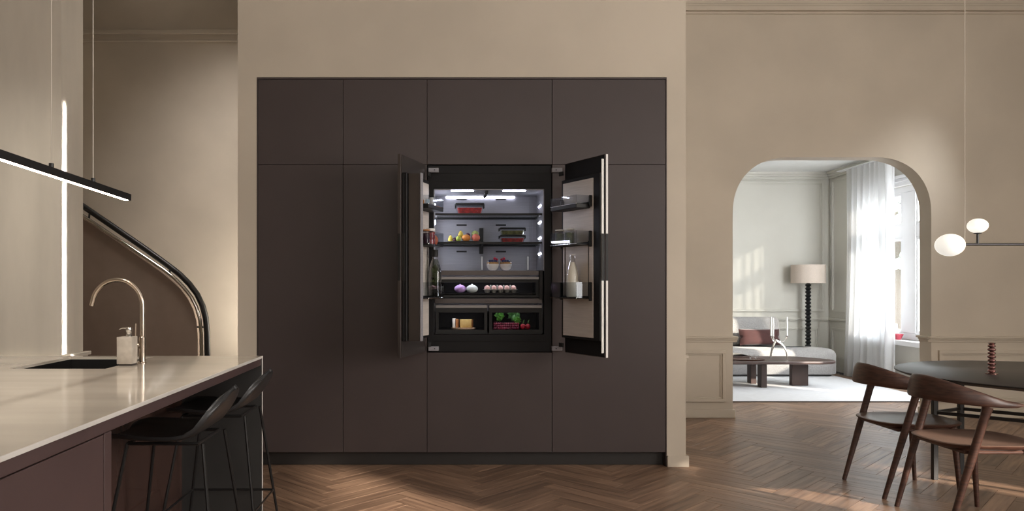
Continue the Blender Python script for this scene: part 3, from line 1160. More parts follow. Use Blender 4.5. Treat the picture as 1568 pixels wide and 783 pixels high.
for i in range(1, N):
    b.lathe([(w * .26, .02), (w * .14, .055), (.002, .058)], (ex0 + w * i, Yd - .02 + w * .5 - .02, DZ1 + .001), 8)
b.box(ex0 - .004, ex1 + .004, Yd - .02 - w * .5, Yd - .02 + w * 1.5, DZ1 + .024, DZ1 + .0275, .001)
single('egg_carton', b, 'grey pulp egg carton in the upper drawer', 'carton')
ew = ['leftmost', 'second', 'middle', 'fourth', 'rightmost']
for i in range(N):
    for j in range(2):
        cc = Vector((ex0 + w * (i + .5), Yd - .02 + j * w, DZ1 + .034))
        single('egg', MB('egg').ball(cc, w * .41, 12, 0, 1.15),
               ('pink egg, %s of the front row in the carton' if j == 0 else 'pink egg, %s of the back row in the carton') % ew[i], 'egg', 'pink eggs in the carton')

# cheese
Yd = 5.47
c = Vector((ctr(709.5, Yd), Yd, DZ2 + .001))
single('cheese_board', MB('board').lathe([(.03, 0), (.084, 0), (.090, .006), (.088, .010), (.001, .010)], c, 28, 0, 1.0, .7), 'pale round board under the cheese', 'board')
zc = c.z + .0105


def wedge(x0, x1, y0, y1, z0, z1, mi='cheese'):
    return MB(mi).prism([(x0, y0), (x1, y0 + .01), (x1 + .006, y1), (x0 - .004, y1 - .01)], lambda a, b_, d: (a, b_, d), z0, z1, 0, .003)


t = thing('cheese_block', 'yellow block of cheese at the right of the board', 'cheese', (ctr(714, Yd), Yd, zc), 'cheeses on the board')
part('cheese', wedge(ctr(704.5, Yd), ctr(722, Yd), Yd - .03, Yd + .03, zc, zc + .060), t)
part('rind', wedge(ctr(722.4, Yd) + .001, ctr(723.6, Yd), Yd - .028, Yd + .028, zc, zc + .058, 'rind'), t)
t = thing('cheese_wedge', 'tall pale wedge of cheese at the left of the board', 'cheese', (ctr(694, Yd), Yd, zc), 'cheeses on the board')
part('cheese', wedge(ctr(693, Yd), ctr(697, Yd), Yd - .035, Yd + .02, zc, zc + .068, 'yogurt'), t)
part('rind', wedge(ctr(698, Yd), ctr(701.5, Yd), Yd - .03, Yd + .02, zc, zc + .062, 'rind'), t)

# salad drawer
Yd = 5.46
SAL = [('lettuce', 'lettuce', 'bright green lettuce head at the left of the right drawer', 765, 487.5, 8.0), ('lettuce', 'lettuce2', 'darker curly salad head in the middle of the right drawer', 787, 486.5, 9.5),
       ('lettuce', 'lettuce', 'pale green salad heart in front of the dark salad', 792, 493.5, 6.5), ('radicchio', 'radicchio', 'dark purple radicchio at the left of the right drawer', 759.5, 498.5, 5.2), ]
for i, (n, m_, lab, xx, yy, r) in enumerate(SAL):
    r = r / F * Yd
    Yk = Yd + (-.02 if i == 2 else .03)
    c = Vector((ctr(xx, Yk), Yk, EYE + (VY - yy) / F * Yk))
    b = MB(m_)
    rn = random.Random(i)
    # loose ruffled leaves round a heart
    b.blob(c, r * .6, 0, i, .15)
    for k in range(11):
        a = k * 2.4
        el = rn.uniform(-.2, 1.2)
        d = Vector((math.cos(a) * math.cos(el), math.sin(a) * math.cos(el), math.sin(el)))
        s1 = d.orthogonal().normalized()
        s2 = d.cross(s1)
        rows = []
        for p in range(5):
            row = []
            for q in range(7):
                w_ = (q - 3) / 3
                hh = p / 4
                row.append(c + d * (r * (.45 + .5 * hh)) + s1 * (w_ * r * .55 * (.6 + .5 * hh)) + s2 * (r * (.12 * math.sin(q * 2.2 + k) * hh + .35 * w_ * w_)) + Vector((0, 0, r * .15 * hh)))
            rows.append(row)
        b.grid(rows)
    single(n, b, lab, 'vegetable', 'salad in the right drawer')
rn = random.Random(8)
gi = 0
gx = [(756 + 4.1 * k, 0) for k in range(11)]
t = thing('grape_bunch', 'bunch of dark red grapes along the bottom of the right drawer', 'fruit', (ctr(776, Yd - .05), Yd - .05, DZ2))
part('stalk', MB('bark').tube([(ctr(757, Yd - .05), Yd - .03, DZ2 + .02), (ctr(776, Yd - .05), Yd - .035, DZ2 + .028), (ctr(794, Yd - .05), Yd - .03, DZ2 + .022)], .002, 6), t)
for k in range(39):
    xx = 757 + (k % 13) * 3.0
    c = Vector((ctr(xx, Yd - .05), Yd - .055 + rn.uniform(-.004, .004) + (k // 13) * .006, DZ2 + .009 + (k // 13) * .016))
    part('grape', MB('grape').ball(c, .0088, 10, n=6), t)
for k, (xx, yy, lab) in enumerate(((808, 500, 'red radish at the right end of the right drawer'), (800.5, 501.5, 'red radish second from the right end'))):
    r = 4.3 / F * Yd
    c = Vector((ctr(xx, Yd - .045), Yd - .045, DZ2 + r))
    t = thing('radish', lab, 'vegetable', c, 'radishes in the right drawer')
    part('root', MB('radish').ball(c, r, 12), t)
    part('leaf', MB('lettuce2').tube([c + Vector((0, 0, r * .9)), c + Vector((.006, .004, r * 1.8)), c + Vector((.012, .004, r * 2.5))], [.002, .005, .001], 6), t)


# door bin contents
def jar(c, r, h, fill, lidm, label, group=None, lidh=.16):
    t = thing('jar', label, 'jar', c, group)
    part('glass_jar', MB('glass').lathe([(r * .9, 0), (r, .004), (r, h * .80), (r * .86, h * .86)], c, 20), t)
    part('contents', MB(fill).lathe([(r * .86, .003), (r * .93, .006), (r * .93, h * .74), (.001, h * .74)], c, 20), t)
    part('lid', MB(lidm).lathe([(r * .95, h * (1 - lidh) + .001), (r * .98, h * (1 - lidh) + .002), (r * .98, h - .002), (r * .9, h), (.001, h)], c, 20), t)
    return t


def bottle(c, r, h, fill, label, fillh=.8, leaves=False, filltop=.3):
    t = thing('bottle', label, 'bottle', c)
    pr = [(r * .85, 0), (r, .006), (r, h * .55), (r * .8, h * .68), (r * .42, h * .86), (r * .36, h * .93), (r * .44, h * .94), (r * .44, h)]
    part('glass_bottle', MB('glass').lathe(pr, c, 24), t)
    if fill:
        if fillh > .6:
            pf = [(r * .82, .004), (r * .94, .008), (r * .94, h * .55), (r * .75, h * .68), (r * .38, h * fillh), (.001, h * fillh)]
        else:
            pf = [(r * .82, .004), (r * .94, .008), (r * .94, h * fillh), (.001, h * fillh)]
        part('contents', MB(fill).lathe(pf, c, 24), t)
    return t


ZB1, ZB2, ZB3 = [z1 for _, z1 in LB]


def binpos(lf, xx, v, z):
    return lf.at(lf.find(xx, v), v, z + .0008)


c = binpos(RL, 876.5, .120, ZB3)
t = bottle(c, .043, .285, 'milk', 'glass bottle of milk in the lowest bin of the right door', .84)
part('cap', MB('whitestrip').lathe([(.0185, .2855), (.021, .286), (.021, .293), (.001, .294)], c, 20), t)
for xx, lab in ((857, 'olive jar nearer the hinge in the right door'), (872, 'olive jar nearer the door edge in the right door')):
    c = binpos(RL, xx, .122, ZB2)
    jar(c, .033, .108, 'olive', 'whitestrip', lab, 'olive jars in the right door', .09)
c = binpos(RL, 861, .12, ZB1)
single('spice_jar', MB('darkgrey', 'whitestrip').lathe([(.012, 0), (.014, .002), (.014, .036), (.010, .040), (.001, .040)], c, 16), 'small dark spice jar in the top bin of the right door', 'jar')
c = binpos(LL, 666, .127, ZB3)
t = bottle(c, .047, .315, 'water', 'clear glass bottle with green herbs in the left door', .84)
b = MB('herb')
rn = random.Random(5)
for k in range(26):
    a, rr = rn.uniform(0, 6.28), rn.uniform(.0, .030)
    b.blob(c + Vector((rr * math.cos(a), rr * math.sin(a), rn.uniform(.09, .205))), rn.uniform(.008, .014), 0, k, .35, 1, (1, .5, 1.6))
part('herbs', b, t, kind='stuff')
part('cap', MB('groove').lathe([(.018, .28), (.0225, .281), (.0225, .330), (.001, .331)], c, 16), t)
c = binpos(LL, 667.5, .118, ZB2)
u_ = LL.find(667, .12)
c = LL.at(.08, .118, ZB2 + .0008)
t = thing('pomegranate', 'orange-red pomegranate at the right end of the left door bin', 'fruit', c)
r = .032
part('fruit', MB('orange').lathe([(.004, 0), (r * .7, .006), (r, .032), (r * .92, .052), (r * .5, .070), (.004, .074)], c, 20), t)
part('crown', MB('orange').lathe([(.007, .072), (.009, .082), (.013, .092), (.010, .090), (.005, .078)], c, 10), t)
c = LL.at(.155, .120, ZB2 + .0008)
jar(c, .034, .112, 'jam', 'whitestrip', 'pink berry jam jar with white lid in the left door', 'jars in the left door', .17)
c = LL.at(.235, .115, ZB2 + .0008)
jar(c, .030, .100, 'fig', 'rind', 'dark preserve jar beside the pink jam jar', 'jars in the left door', .12)
c = LL.at(.18, .11, ZB1 + .0008)
t = thing('cream_tube', 'small white tube with pale blue label in the left door', 'tube', c)
part('tube', MB('label').box(c.x - .014, c.x + .014, c.y - .014, c.y + .014, c.z, c.z + .045, .005), t)
c = LL.at(.10, .11, ZB1 + .0008)
t = thing('supplement_bottle', 'small white cylindrical bottle in the top left door bin', 'bottle', c)
part('bottle', MB('whitestrip').lathe([(.015, 0), (.016, .002), (.016, .052), (.014, .054), (.001, .054)], c, 16), t)
part('cap', MB('whitestrip').lathe([(.0145, .0545), (.0145, .066), (.001, .067)], c, 16), t)
c = LL.at(.27, .10, ZB1 + .0008)
single('honey_jar', MB('amber').lathe([(.014, 0), (.018, .006), (.018, .026), (.013, .034), (.001, .035)], c, 16), 'tiny amber honey jar in the top left door bin', 'jar')

# ------------------------------------------------------------------ kitchen island
IZ = .92
XE = -.985   # long edge facing the room
XL = -2.75
Y0, Y1 = .70, 4.01
isl = thing('kitchen_island', 'long kitchen island with polished stone top and dark brown fronts', 'island', (-1.8, 2.4, 0))
SX0, SX1, SY0, SY1 = -1.996, -1.552, 3.38, 3.945
th = .013
b = MB('counter', 'counter_edge')
for (x0, x1, y0, y1) in ((XL, XE - .004, Y0, SY0), (XL, XE - .004, SY1, Y1 - .004), (XL, SX0, SY0, SY1), (SX1, XE - .004, SY0, SY1)):
    b.box(x0, x1, y0, y1, IZ - th, IZ)
part('countertop', b, isl)
b = MB('counter_edge')
b.box(XE - .004, XE, Y0, Y1 - .013, IZ - th, IZ, .0008)
part('counter_edge', b, isl, 'bright thin stone edge')
b = MB('inner_black', 'counter_edge')
b.box(-2.70, XE - .003, Y1 - .012, Y1, 0, IZ - th - .0005, 0, 0)
part('end_panel', b, isl, 'black-faced end panel')
part('end_panel_edge', MB('counter_edge').box(XE - .003, XE + .001, Y1 - .012, Y1, 0, IZ, .0008), isl, 'bright stone edge of the end panel')
XK = -1.42
YK = 2.20
part('body', MB('island').box(-2.70, XK - .012, YK, Y1 - .013, .08, .70).box(-2.70, XK - .012, YK, SY0 - .008, .70, IZ - th - .0005).box(-2.70, SX0 - .008, SY0 - .008, Y1 - .013, .70, IZ - th - .0005).box(SX1 + .008, XK - .012, SY0 - .008, Y1 - .013, .70, IZ - th - .0005).box(-2.70, XE - .05, Y0 + .05, YK - .002, .08, IZ - th - .0005).box(-2.6, XE - .12, Y0 + .1, YK - .03, 0, .08), isl)
part('back_panel', MB('island_back').box(XK - .011, XK, YK, Y1 - .013, .0, IZ - th - .0005), isl, 'glossy brown panel behind the stools')
part('apron', MB('island').box(XE - .045, XE - .006, Y0 + .03, Y1 - .013, IZ - th - .038, IZ - th - .0005, .002), isl)
part('side_panel', MB('island').box(XE - .048, XE - .006, YK - .045, YK, 0, IZ - th - .039, .002).box(XK, XE - .048, YK - .02, YK, 0, IZ - th - .039), isl)
for y0, y1 in ((1.45, YK - .047), (.75, 1.447)):
    part('door', MB('island').box(XE - .028, XE - .008, y0, y1, .09, IZ - th - .042, .0015), isl)
b = MB('sinkdark')
d_ = .2
b.box(SX0, SX1, SY0, SY1, IZ - d_ - .008, IZ - d_)
b.box(SX0 - .006, SX0, SY0 - .006, SY1 + .006, IZ - d_, IZ - th - .0005).box(SX1, SX1 + .006, SY0 - .006, SY1 + .006, IZ - d_, IZ - th - .0005)
b.box(SX0, SX1, SY0 - .006, SY0, IZ - d_, IZ - th - .0005).box(SX0, SX1, SY1, SY1 + .006, IZ - d_, IZ - th - .0005)
sk = part('sink', b, isl, 'dark undermounted sink basin')
part('sink_drain', MB('chrome').lathe([(.04, 0), (.045, .002), (.001, .003)], ((SX0 + SX1) / 2, 3.7, IZ - d_ + .001), 20), sk)

# faucet
fx, fy = -1.480, 3.62
t = thing('faucet', 'tall brushed nickel gooseneck faucet beside the sink', 'faucet', (fx, fy, IZ))
part('base', MB('nickel').lathe([(.020, 0), (.020, .004), (.0155, .007), (.0155, .128), (.013, .131), (.001, .132)], (fx, fy, IZ), 20), t)
zc = px(0, 467, fy).z
rr = .122
pts = [(fx, fy, IZ + .12), (fx, fy, zc - .05)]
for i in range(25):
    a = R(i * 172 / 24)
    pts.append((fx - rr + rr * math.cos(a), fy, zc + rr * math.sin(a)))
a = R(172)
e = Vector(pts[-1])
pts.append(tuple(e + Vector((-.006, 0, -.022))))
part('spout', MB('nickel').tube(pts, .0112, 14), t)
b = MB('nickel')
b.tube([(fx - .012, fy, IZ + .085), (fx - .045, fy - .01, IZ + .085)], .013, 14)
part('valve', b, t)
part('lever', MB('nickel').tube([(fx - .030, fy - .008, IZ + .095), (fx - .030, fy - .004, IZ + .195)], .0045, 8), t)

# soap dispenser
sx_, sy_ = px(178.5, 0, 3.50).x, 3.50
sw = px(201.3, 0, 3.50).x - sx_
t = thing('soap_dispenser', 'square pale marble soap dispenser with chrome pump by the sink', 'dispenser', (sx_ + sw / 2, sy_ + sw / 2, IZ))
part('foot', MB('darkgrey').box(sx_ + .008, sx_ + sw - .002, sy_ + .006, sy_ + sw - .006, IZ, IZ + .008), t)
part('body', MB('marble').box(sx_, sx_ + sw, sy_, sy_ + sw, IZ + .008, IZ + .137, .0025, seg=2), t)
cx_, cy_, cz_ = sx_ + sw * .62, sy_ + sw / 2, IZ + .1372
part('pump', MB('chrome').lathe([(.013, 0), (.013, .010), (.011, .012), (.011, .018), (.013, .022), (.014, .040), (.012, .045), (.001, .046)], (cx_, cy_, cz_), 16), t)
part('nozzle', MB('chrome').tube([(cx_, cy_, cz_ + .040), (cx_ - .03, cy_, cz_ + .040), (cx_ - .046, cy_, cz_ + .034)], [.004, .0035, .0025], 8), t)


# bar stools
def stool(label):
    t = thing('bar_stool', label, 'stool', (0, 0, 0), 'bar stools at the island')
    # shell: +x is the back of the seat
    prof = []   # (x, z, half width)
    prof = [(-.215, -.014, .10), (-.205, -.006, .155), (-.17, .0, .185), (-.10, -.004, .20), (-.02, -.010, .207), (.06, -.010, .207), (.12, .004, .203), (.165, .035, .196), (.196, .075, .186), (.218, .110, .168), (.234, .140, .142), (.245, .162, .110), (.252, .176, .076), (.256, .184, .044), (.258, .188, .012)]
    n = 12

    def surf(off):
        rows = []
        for i, (x, z, w) in enumerate(prof):
            row = []
            bk = max(0, (i - 5) / 6)
            for j in range(n + 1):
                s = -1 + 2 * j / n
                y = w * math.sin(s * math.pi / 2 * .98)
                e = abs(s) ** 2.4
                # sides curl up a little, the back wraps forward
                row.append(Vector((x - e * bk * .05 * (w / .2) ** 1.5, y, z + e * (.020 * (1 - bk)) - e * bk * .02 * w / .2 + off)))
            rows.append(row)
        return rows
    b = MB('shell')
    top, bot = surf(.0), surf(-.012)
    for i in range(len(prof)):
        sh = .010 * min(1, max(0, (i - 6) / 4))
        for j in range(n + 1):
            bot[i][j].x += sh
    for rows in (top, bot):
        for row in rows:
            for v in row:
                v.z += .70
    b.grid(top)
    b.grid([r_[::-1] for r_ in bot])
    ring_t = [r_[0] for r_ in top] + top[-1][1:-1] + [r_[-1] for r_ in top[::-1]] + top[0][1:-1][::-1]
    ring_b = [r_[0] for r_ in bot] + bot[-1][1:-1] + [r_[-1] for r_ in bot[::-1]] + bot[0][1:-1][::-1]
    b.grid([ring_t, ring_b], closed_v=True)
    b.smooth = 60
    bmesh.ops.remove_doubles(b.bm, verts=b.bm.verts[:], dist=1e-5)
    part('seat', b, t)
    b = MB('blackmetal')
    cs = [(-.13, -.145), (-.13, .145), (.15, .145), (.15, -.145)]
    b.tube([(x, y, .672) for x, y in cs] + [(-.13, -.145, .672)], .007, 8)
    part('seat_frame', b, t)
    ft = []
    for sx, sy in ((-1, -1), (-1, 1), (1, 1), (1, -1)):
        tp = Vector((-.13 if sx < 0 else .17, sy * .145, .672))
        bt = Vector((-.235 if sx < 0 else .255, sy * .235, .0))
        part('leg', MB('blackmetal').tube([tp, tp.lerp(bt, .5), bt], [.0075, .0075, .007], 8), t)
        ft.append(tp.lerp(bt, .67))
    part('footrest', MB('blackmetal').tube([ft[0], ft[1], ft[2], ft[3], ft[0]], .006, 8), t)
    return t


def copy_tree(o, parent=None):
    c = o.copy()
    COL.objects.link(c)
    c.parent = parent
    for ch in list(o.children):
        copy_tree(ch, c)
    return c


s1 = stool('black shell bar stool nearer the viewer, tucked under the island')
s1.location = (-1.13, 3.08, 0)
s2 = copy_tree(s1)
s2['label'] = 'black shell bar stool farther away, at the end of the island'
s2.location = (-1.13, 3.70, 0)

# linear pendant over the island
A = px(196.5, 303.5, 3.55)
B = px(50, 255, 2.75)
dr = (B - A)
t = thing('linear_pendant', 'long slim black bar pendant with glowing underside over the island', 'pendant lamp', A)
E_ = A + dr * 1.9
hx = dr.normalized()
sd = hx.cross(Vector((0, 0, 1))).normalized()
up = sd.cross(hx).normalized()


def bar(mb, p, q, w0, h0, h1, mi=0):
    rows = []
    for P_ in (p, q):
        rows.append([P_ + sd * w0 + up * h0, P_ - sd * w0 + up * h0, P_ - sd * w0 + up * h1, P_ + sd * w0 + up * h1])
    mb.grid(rows, mi, closed_v=True, cap=True)


b = MB('blackmetal')
bar(b, A, E_, .014, -.013, .018)
part('housing', b, t)
b = MB('led_warm')
bar(b, A + hx * .02, E_ - hx * .02, .009, -.0145, -.0132)
part('light_strip', b, t)
for xx, yy in ((142.5, 277.5), (78.5, 256.5)):
    k = (xx - VX) / F
    u = (k * A.y - A.x) / (dr.x - k * dr.y)
    P_ = A + dr * u + up * .018
    part('mount', MB('blackmetal').lathe([(.009, 0), (.009, .018), (.001, .019)], P_, 12), t)
    part('wire', MB('paper').tube([P_ + Vector((0, 0, .018)), (P_.x, P_.y, ZT)], .0022, 6), t)

# stair: parapet and handrail
YH = 7.4
st = thing('stair_balustrade', 'solid plaster stair balustrade with black handrail and steel tube', 'balustrade', (-2.9, YH, 0))
hp = [(60, 262), (126, 314), (262, 408)]
cur = [px(x, y, YH) for x, y in ((40, 256), (126, 315), (180, 352), (225, 383), (258, 407), (276, 421), (290, 435), (302, 451), (310, 468), (315, 487), (317, 510), (317.5, 545), (317.5, 640), (317.5, 727))]
part('handrail', MB('blackmetal').tube(cur, .030, 12), st, 'black handrail')
cur2 = [px(x, y, YH - .02) for x, y in ((40, 271), (126, 330), (180, 366), (222, 394), (250, 413), (267, 426), (281, 440), (293, 455), (301, 471), (306, 489), (308, 512), (308.5, 545), (308.5, 640), (308.5, 727))]
part('steel_tube', MB('chrome').tube(cur2, .018, 12), st, 'polished steel tube')
poly = [(p.x, p.z) for p in [px(x, y, YH) for x, y in ((40, 276), (126, 335), (180, 371), (220, 399), (246, 417), (262, 430), (276, 443), (287, 458), (295, 474), (300, 491), (302, 513), (302.5, 545))]] + [(px(302.5, 0, YH).x, 0.001), (-4.65, 0.001), (-4.65, px(40, 276, YH).z)]
part('parapet', MB('parapet').prism(poly, lambda a, b_, d: (a, d, b_), YH + .01, YH + .09), st)
for (x, y) in ((138, 324), (261, 411)):
    P_ = px(x, y, YH)
    part('bracket', MB('blackmetal').tube([P_ + Vector((-.012, 0, -.075)), P_ + Vector((.0, 0, .02))], .010, 8), st)
P_ = px(313, 501, YH)
part('bracket', MB('blackmetal').tube([P_ + Vector((-.07, -.01, 0)), P_ + Vector((.03, 0, 0))], .010, 8), st)

# ------------------------------------------------------------------ dining corner


def chair(label):
    """faces +x; origin on the floor at the seat centre"""
    t = thing('dining_chair', label, 'chair', (0, 0, 0), 'walnut dining chairs at the round table')
    # curved backrest with arms, swept around the back
    path, H, TH = [], [], []
    n = 34
    for i in range(n + 1):
        s = -1 + 2 * i / n           # -1 near arm end ... 1 far arm end
        a = s * R(112)
        x = -.02 - .265 * math.cos(a) + (.06 if abs(s) > .9 else 0) * (abs(s) - .9) * 10
        y = .245 * math.sin(a) * (1 + .04 * math.cos(a))
        w = math.cos(s * math.pi / 2) ** 1.3
        z = .668 + .075 * w
        path.append(Vector((x, y, z)))
        H.append(.014 + .052 * w)
        TH.append(.013 + .004 * (1 - w))
    rows = []
    for i in range(n + 1):
        tg = (path[min(i + 1, n)] - path[max(i - 1, 0)])
        tg.z = 0
        tg.normalize()
        nn = Vector((tg.y, -tg.x, 0))
        f = math.sqrt(max(.02, 1 - max(0, (abs(-1 + 2 * i / n) - .92) / .08) ** 2))
        row = []
        for k in range(14):
            a = 2 * math.pi * k / 14
            ca, sa = math.cos(a), math.sin(a)
            row.append(path[i] + nn * (TH[i] * f * math.copysign(abs(ca) ** .8, ca)) + Vector((0, 0, H[i] * f * math.copysign(abs(sa) ** .8, sa))) + nn * (.012 * sa * (H[i] / .066)))
        rows.append(row)
    b = MB('walnut')
    b.grid(rows, closed_v=True, cap=True)
    b.smooth = 60
    part('backrest', b, t)
    # seat shell
    pts = []
    N = 28
    for k in range(N):
        a = 2 * math.pi * k / N
        ca, sa = math.cos(a), math.sin(a)
        pts.append((.275 * math.copysign(abs(ca) ** .72, ca) + .01, (.235 if ca < 0 else .245) * math.copysign(abs(sa) ** .72, sa)))
    b = MB('leather', 'walnut')
    prf = ((0., .445, 0), (.55, .443, 0), (.85, .448, 0), (.97, .456, 0), (1.0, .452, 0), (.99, .444, 1), (.88, .425, 1), (.5, .412, 1), (0., .410, 1))
    for a_, b_ in ((0, 5), (4, 9)):
        rows = [[Vector((max(q[0], .01) * x, max(q[0], .01) * y, q[1])) for x, y in pts] for q in prf[a_:b_]]
        b.grid(rows, 0 if a_ == 0 else 1, closed_v=True)
    b.smooth = 60
    part('seat', b, t)
    for sy in (-1, 1):
        top = Vector((-.075, sy * .238, .662))
        bot = Vector((-.27, sy * .225, 0))
        mid = top.lerp(bot, .45)
        part('leg', MB('walnut').tube([top, top.lerp(bot, .08), mid, bot], [.026, .021, .0205, .013], 12), t)
        part('leg', MB('walnut').tube([Vector((.165, sy * .205, .435)), Vector((.20, sy * .22, 0))], [.020, .012], 12), t)
    b = MB('walnut')
    b.box(-.175, .17, -.205, .205, .405, .425, .006)
    part('seat_rail', b, t)
    return t


c1 = chair('walnut dining chair with curved backrest, farther from the viewer')
c1.location = (2.95, 4.72, 0)
c2 = copy_tree(c1)
c2['label'] = 'walnut dining chair with curved backrest, nearest the viewer'
c2.location = (2.935, 4.12, 0)

TC = Vector((3.87, 4.62, 0))
t = thing('dining_table', 'round black dining table on slim metal legs', 'table', TC)
part('tabletop', MB('tabletop').lathe([(.001, .712), (.80, .712), (.86, .716), (.90, .732), (.90, .740), (.897, .742), (.001, .742)], TC, 72), t)
LG = [(3.29, 4.95), (3.57, 5.10), (4.45, 4.29), (4.17, 4.14)]
for x, y in LG:
    part('leg', MB('blackmetal').box(x - .016, x + .016, y - .016, y + .016, 0, .711, .002), t)
for i, j in ((0, 3), (1, 2), (0, 1), (2, 3)):
    p, q = Vector(LG[i] + (0,)), Vector(LG[j] + (0,))
    d = (q - p)
    ln = d.length
    mt = Matrix.Translation(p) @ Matrix.Rotation(math.atan2(d.y, d.x), 4, 'Z')
    part('crossbar', MB('blackmetal').box(.017, ln - .017, -.012, .012, .675, .705, .002, 0, mt), t)
    part('stretcher', MB('blackmetal').box(.017, ln - .017, -.010, .010, .440, .462, .002, 0, mt), t)

# beaded candlestick
bc = Vector((px(1518.5, 0, 4.66).x, 4.66, .7425))
t = thing('beaded_candlestick', 'coppery stacked-bead candlestick on the round table', 'candlestick', bc)
part('base', MB('bead').lathe([(.034, 0), (.034, .004), (.012, .008), (.001, .009)], bc, 20), t)
for k in range(8):
    part('bead', MB('bead').ball(bc + Vector((0, 0, .020 + k * .0225)), .022 if k % 2 else .0235, 16, 0, .55), t)
part('cup', MB('bead').lathe([(.012, .186), (.022, .196), (.016, .197), (.010, .190)], bc, 16), t)

# globe pendant
YG = 4.6
G1 = px(1454.5, 375.5, YG)
t = thing('globe_pendant', 'horizontal bar pendant with round opal glass globes over the dining table', 'pendant lamp', G1)
gz = px(0, 374.5, YG).z
part('bar', MB('blackmetal').tube([(G1.x + .075, YG, gz), (G1.x + .6, YG, gz), (G1.x + 1.15, YG, gz)], .008, 12), t)
part('globe', MB('opal').ball((G1.x, YG, G1.z), .0815, 32, 0, .86, n=16), t, 'larger opal globe')
G2 = px(1497, 346, YG)
part('globe', MB('opal').ball((G2.x, YG, G2.z), .057, 28, 0, .80, n=14), t, 'smaller opal globe')
part('stem', MB('blackmetal').tube([(G2.x, YG, gz), (G2.x, YG, G2.z - .044)], .007, 10), t)
part('collar', MB('blackmetal').lathe([(.008, 0), (.022, .004), (.022, .008), (.001, .009)], (G2.x, YG, G2.z - .052), 16), t)
part('collar', MB('blackmetal').tube([(G1.x + .070, YG, gz), (G1.x + .088, YG, gz)], .016, 12), t)
G3 = Vector((G1.x + 1.22, YG, gz))
part('globe', MB('opal').ball(G3, .075, 28, 0, .86, n=14), t)
W1 = px(1477.5, 0, YG).x
part('wire', MB('paper').tube([(W1, YG, gz), (W1, YG, ZT)], .0022, 6), t)
part('wire', MB('paper').tube([(W1 + .95, YG, gz), (W1 + .95, YG, ZT)], .0022, 6), t)

# ------------------------------------------------------------------ drawing room furniture
rg = thing('rug', 'large pale rug with dark bound edge in the far room', 'rug', (4.0, 9.4, 0))
part('pile', MB('rug').box(2.3, 5.58, 8.24, 10.62, .0, .014, .004), rg)
part('binding', MB('rug_edge').box(2.29, 5.59, 8.228, 8.238, .0, .013, .002), rg)

# sofa: rounded chaise
so = thing('sofa', 'light grey bouclé chaise sofa with rounded end in the far room', 'sofa', (4.4, 10.8, 0))


def rr_poly(x0, x1, y0, y1, rs):
    """rounded rectangle, radii (x0y0, x1y0, x1y1, x0y1)"""
    p = []
    for (cx, cy, a0, r) in ((x0 + rs[0], y0 + rs[0], 180, rs[0]), (x1 - rs[1], y0 + rs[1], 270, rs[1]), (x1 - rs[2], y1 - rs[2], 0, rs[2]), (x0 + rs[3], y1 - rs[3], 90, rs[3])):
        for i in range(9):
            a = R(a0 + i * 90 / 8)
            p.append((cx + r * math.cos(a), cy + r * math.sin(a)))
    return p


def soft(mb, fx, z0, z1, rad, dome=.0, n=6):
    """puffy slab from an outline function fx(inset)"""
    rows = []
    rows.append([Vector((x, y, z0)) for x, y in fx(.012)])
    rows.append([Vector((x, y, z0 + .012)) for x, y in fx(0)])
    for i in range(n + 1):
        a = math.pi / 2 * i / n
        rows.append([Vector((x, y, z1 - rad + rad * math.sin(a))) for x, y in fx(rad * (1 - math.cos(a)))])
    for k in (.25, .5):
        rows.append([Vector((x, y, z1 + dome * k * 2)) for x, y in fx(rad + k * .5)])
    mb.grid(rows, closed_v=True, cap=True)


b = MB('sofa')
soft(b, lambda i: rr_poly(3.2 + i, 5.60 - i, 10.42 + i, 11.06 - i * .7, (max(.02, .08 - i), max(.03, .16 - i * .3), max(.05, .32 - i * .5), max(.02, .08 - i))), .045, .40, .09, .012)
b.smooth = 70
part('seat', b, so)
part('plinth', MB('inner_black').prism(rr_poly(3.24, 5.54, 10.48, 10.98, (.05, .1, .25, .05)), lambda a, b_, d: (a, b_, d), .0145, .047), so)
b = MB('sofa')
mt = Matrix.Translation((0, 10.97, .36)) @ Matrix.Rotation(R(-9), 4, 'X')
b.box(3.2, 5.03, -.02, .20, .045, .49, .085, 0, mt, seg=5)
b.smooth = 70
part('backrest', b, so)
# rust cushion
b = MB('rust')
n = 16
cu = Vector((4.63, 10.83, .545))
for s in (1, -1):
    rows = []
    for i in range(n + 1):
        row = []
        for j in range(n + 1):
            u, v = -1 + 2 * i / n, -1 + 2 * j / n
            puff = (max(0, (1 - u ** 4) * (1 - v ** 4))) ** .5
            pin = 1 - .06 * (1 - (abs(u) * abs(v)) ** .5)
            loc = Vector((u * .30 * pin, s * .065 * puff, v * .125 * pin))
            loc = Matrix.Rotation(R(-14), 3, 'X') @ loc
            row.append(cu + loc)
        rows.append(row)
    b.grid(rows)
bmesh.ops.remove_doubles(b.bm, verts=b.bm.verts[:], dist=1e-4)
b.smooth = 80
single('cushion', b, 'rust red rectangular cushion leaning on the sofa back', 'cushion')

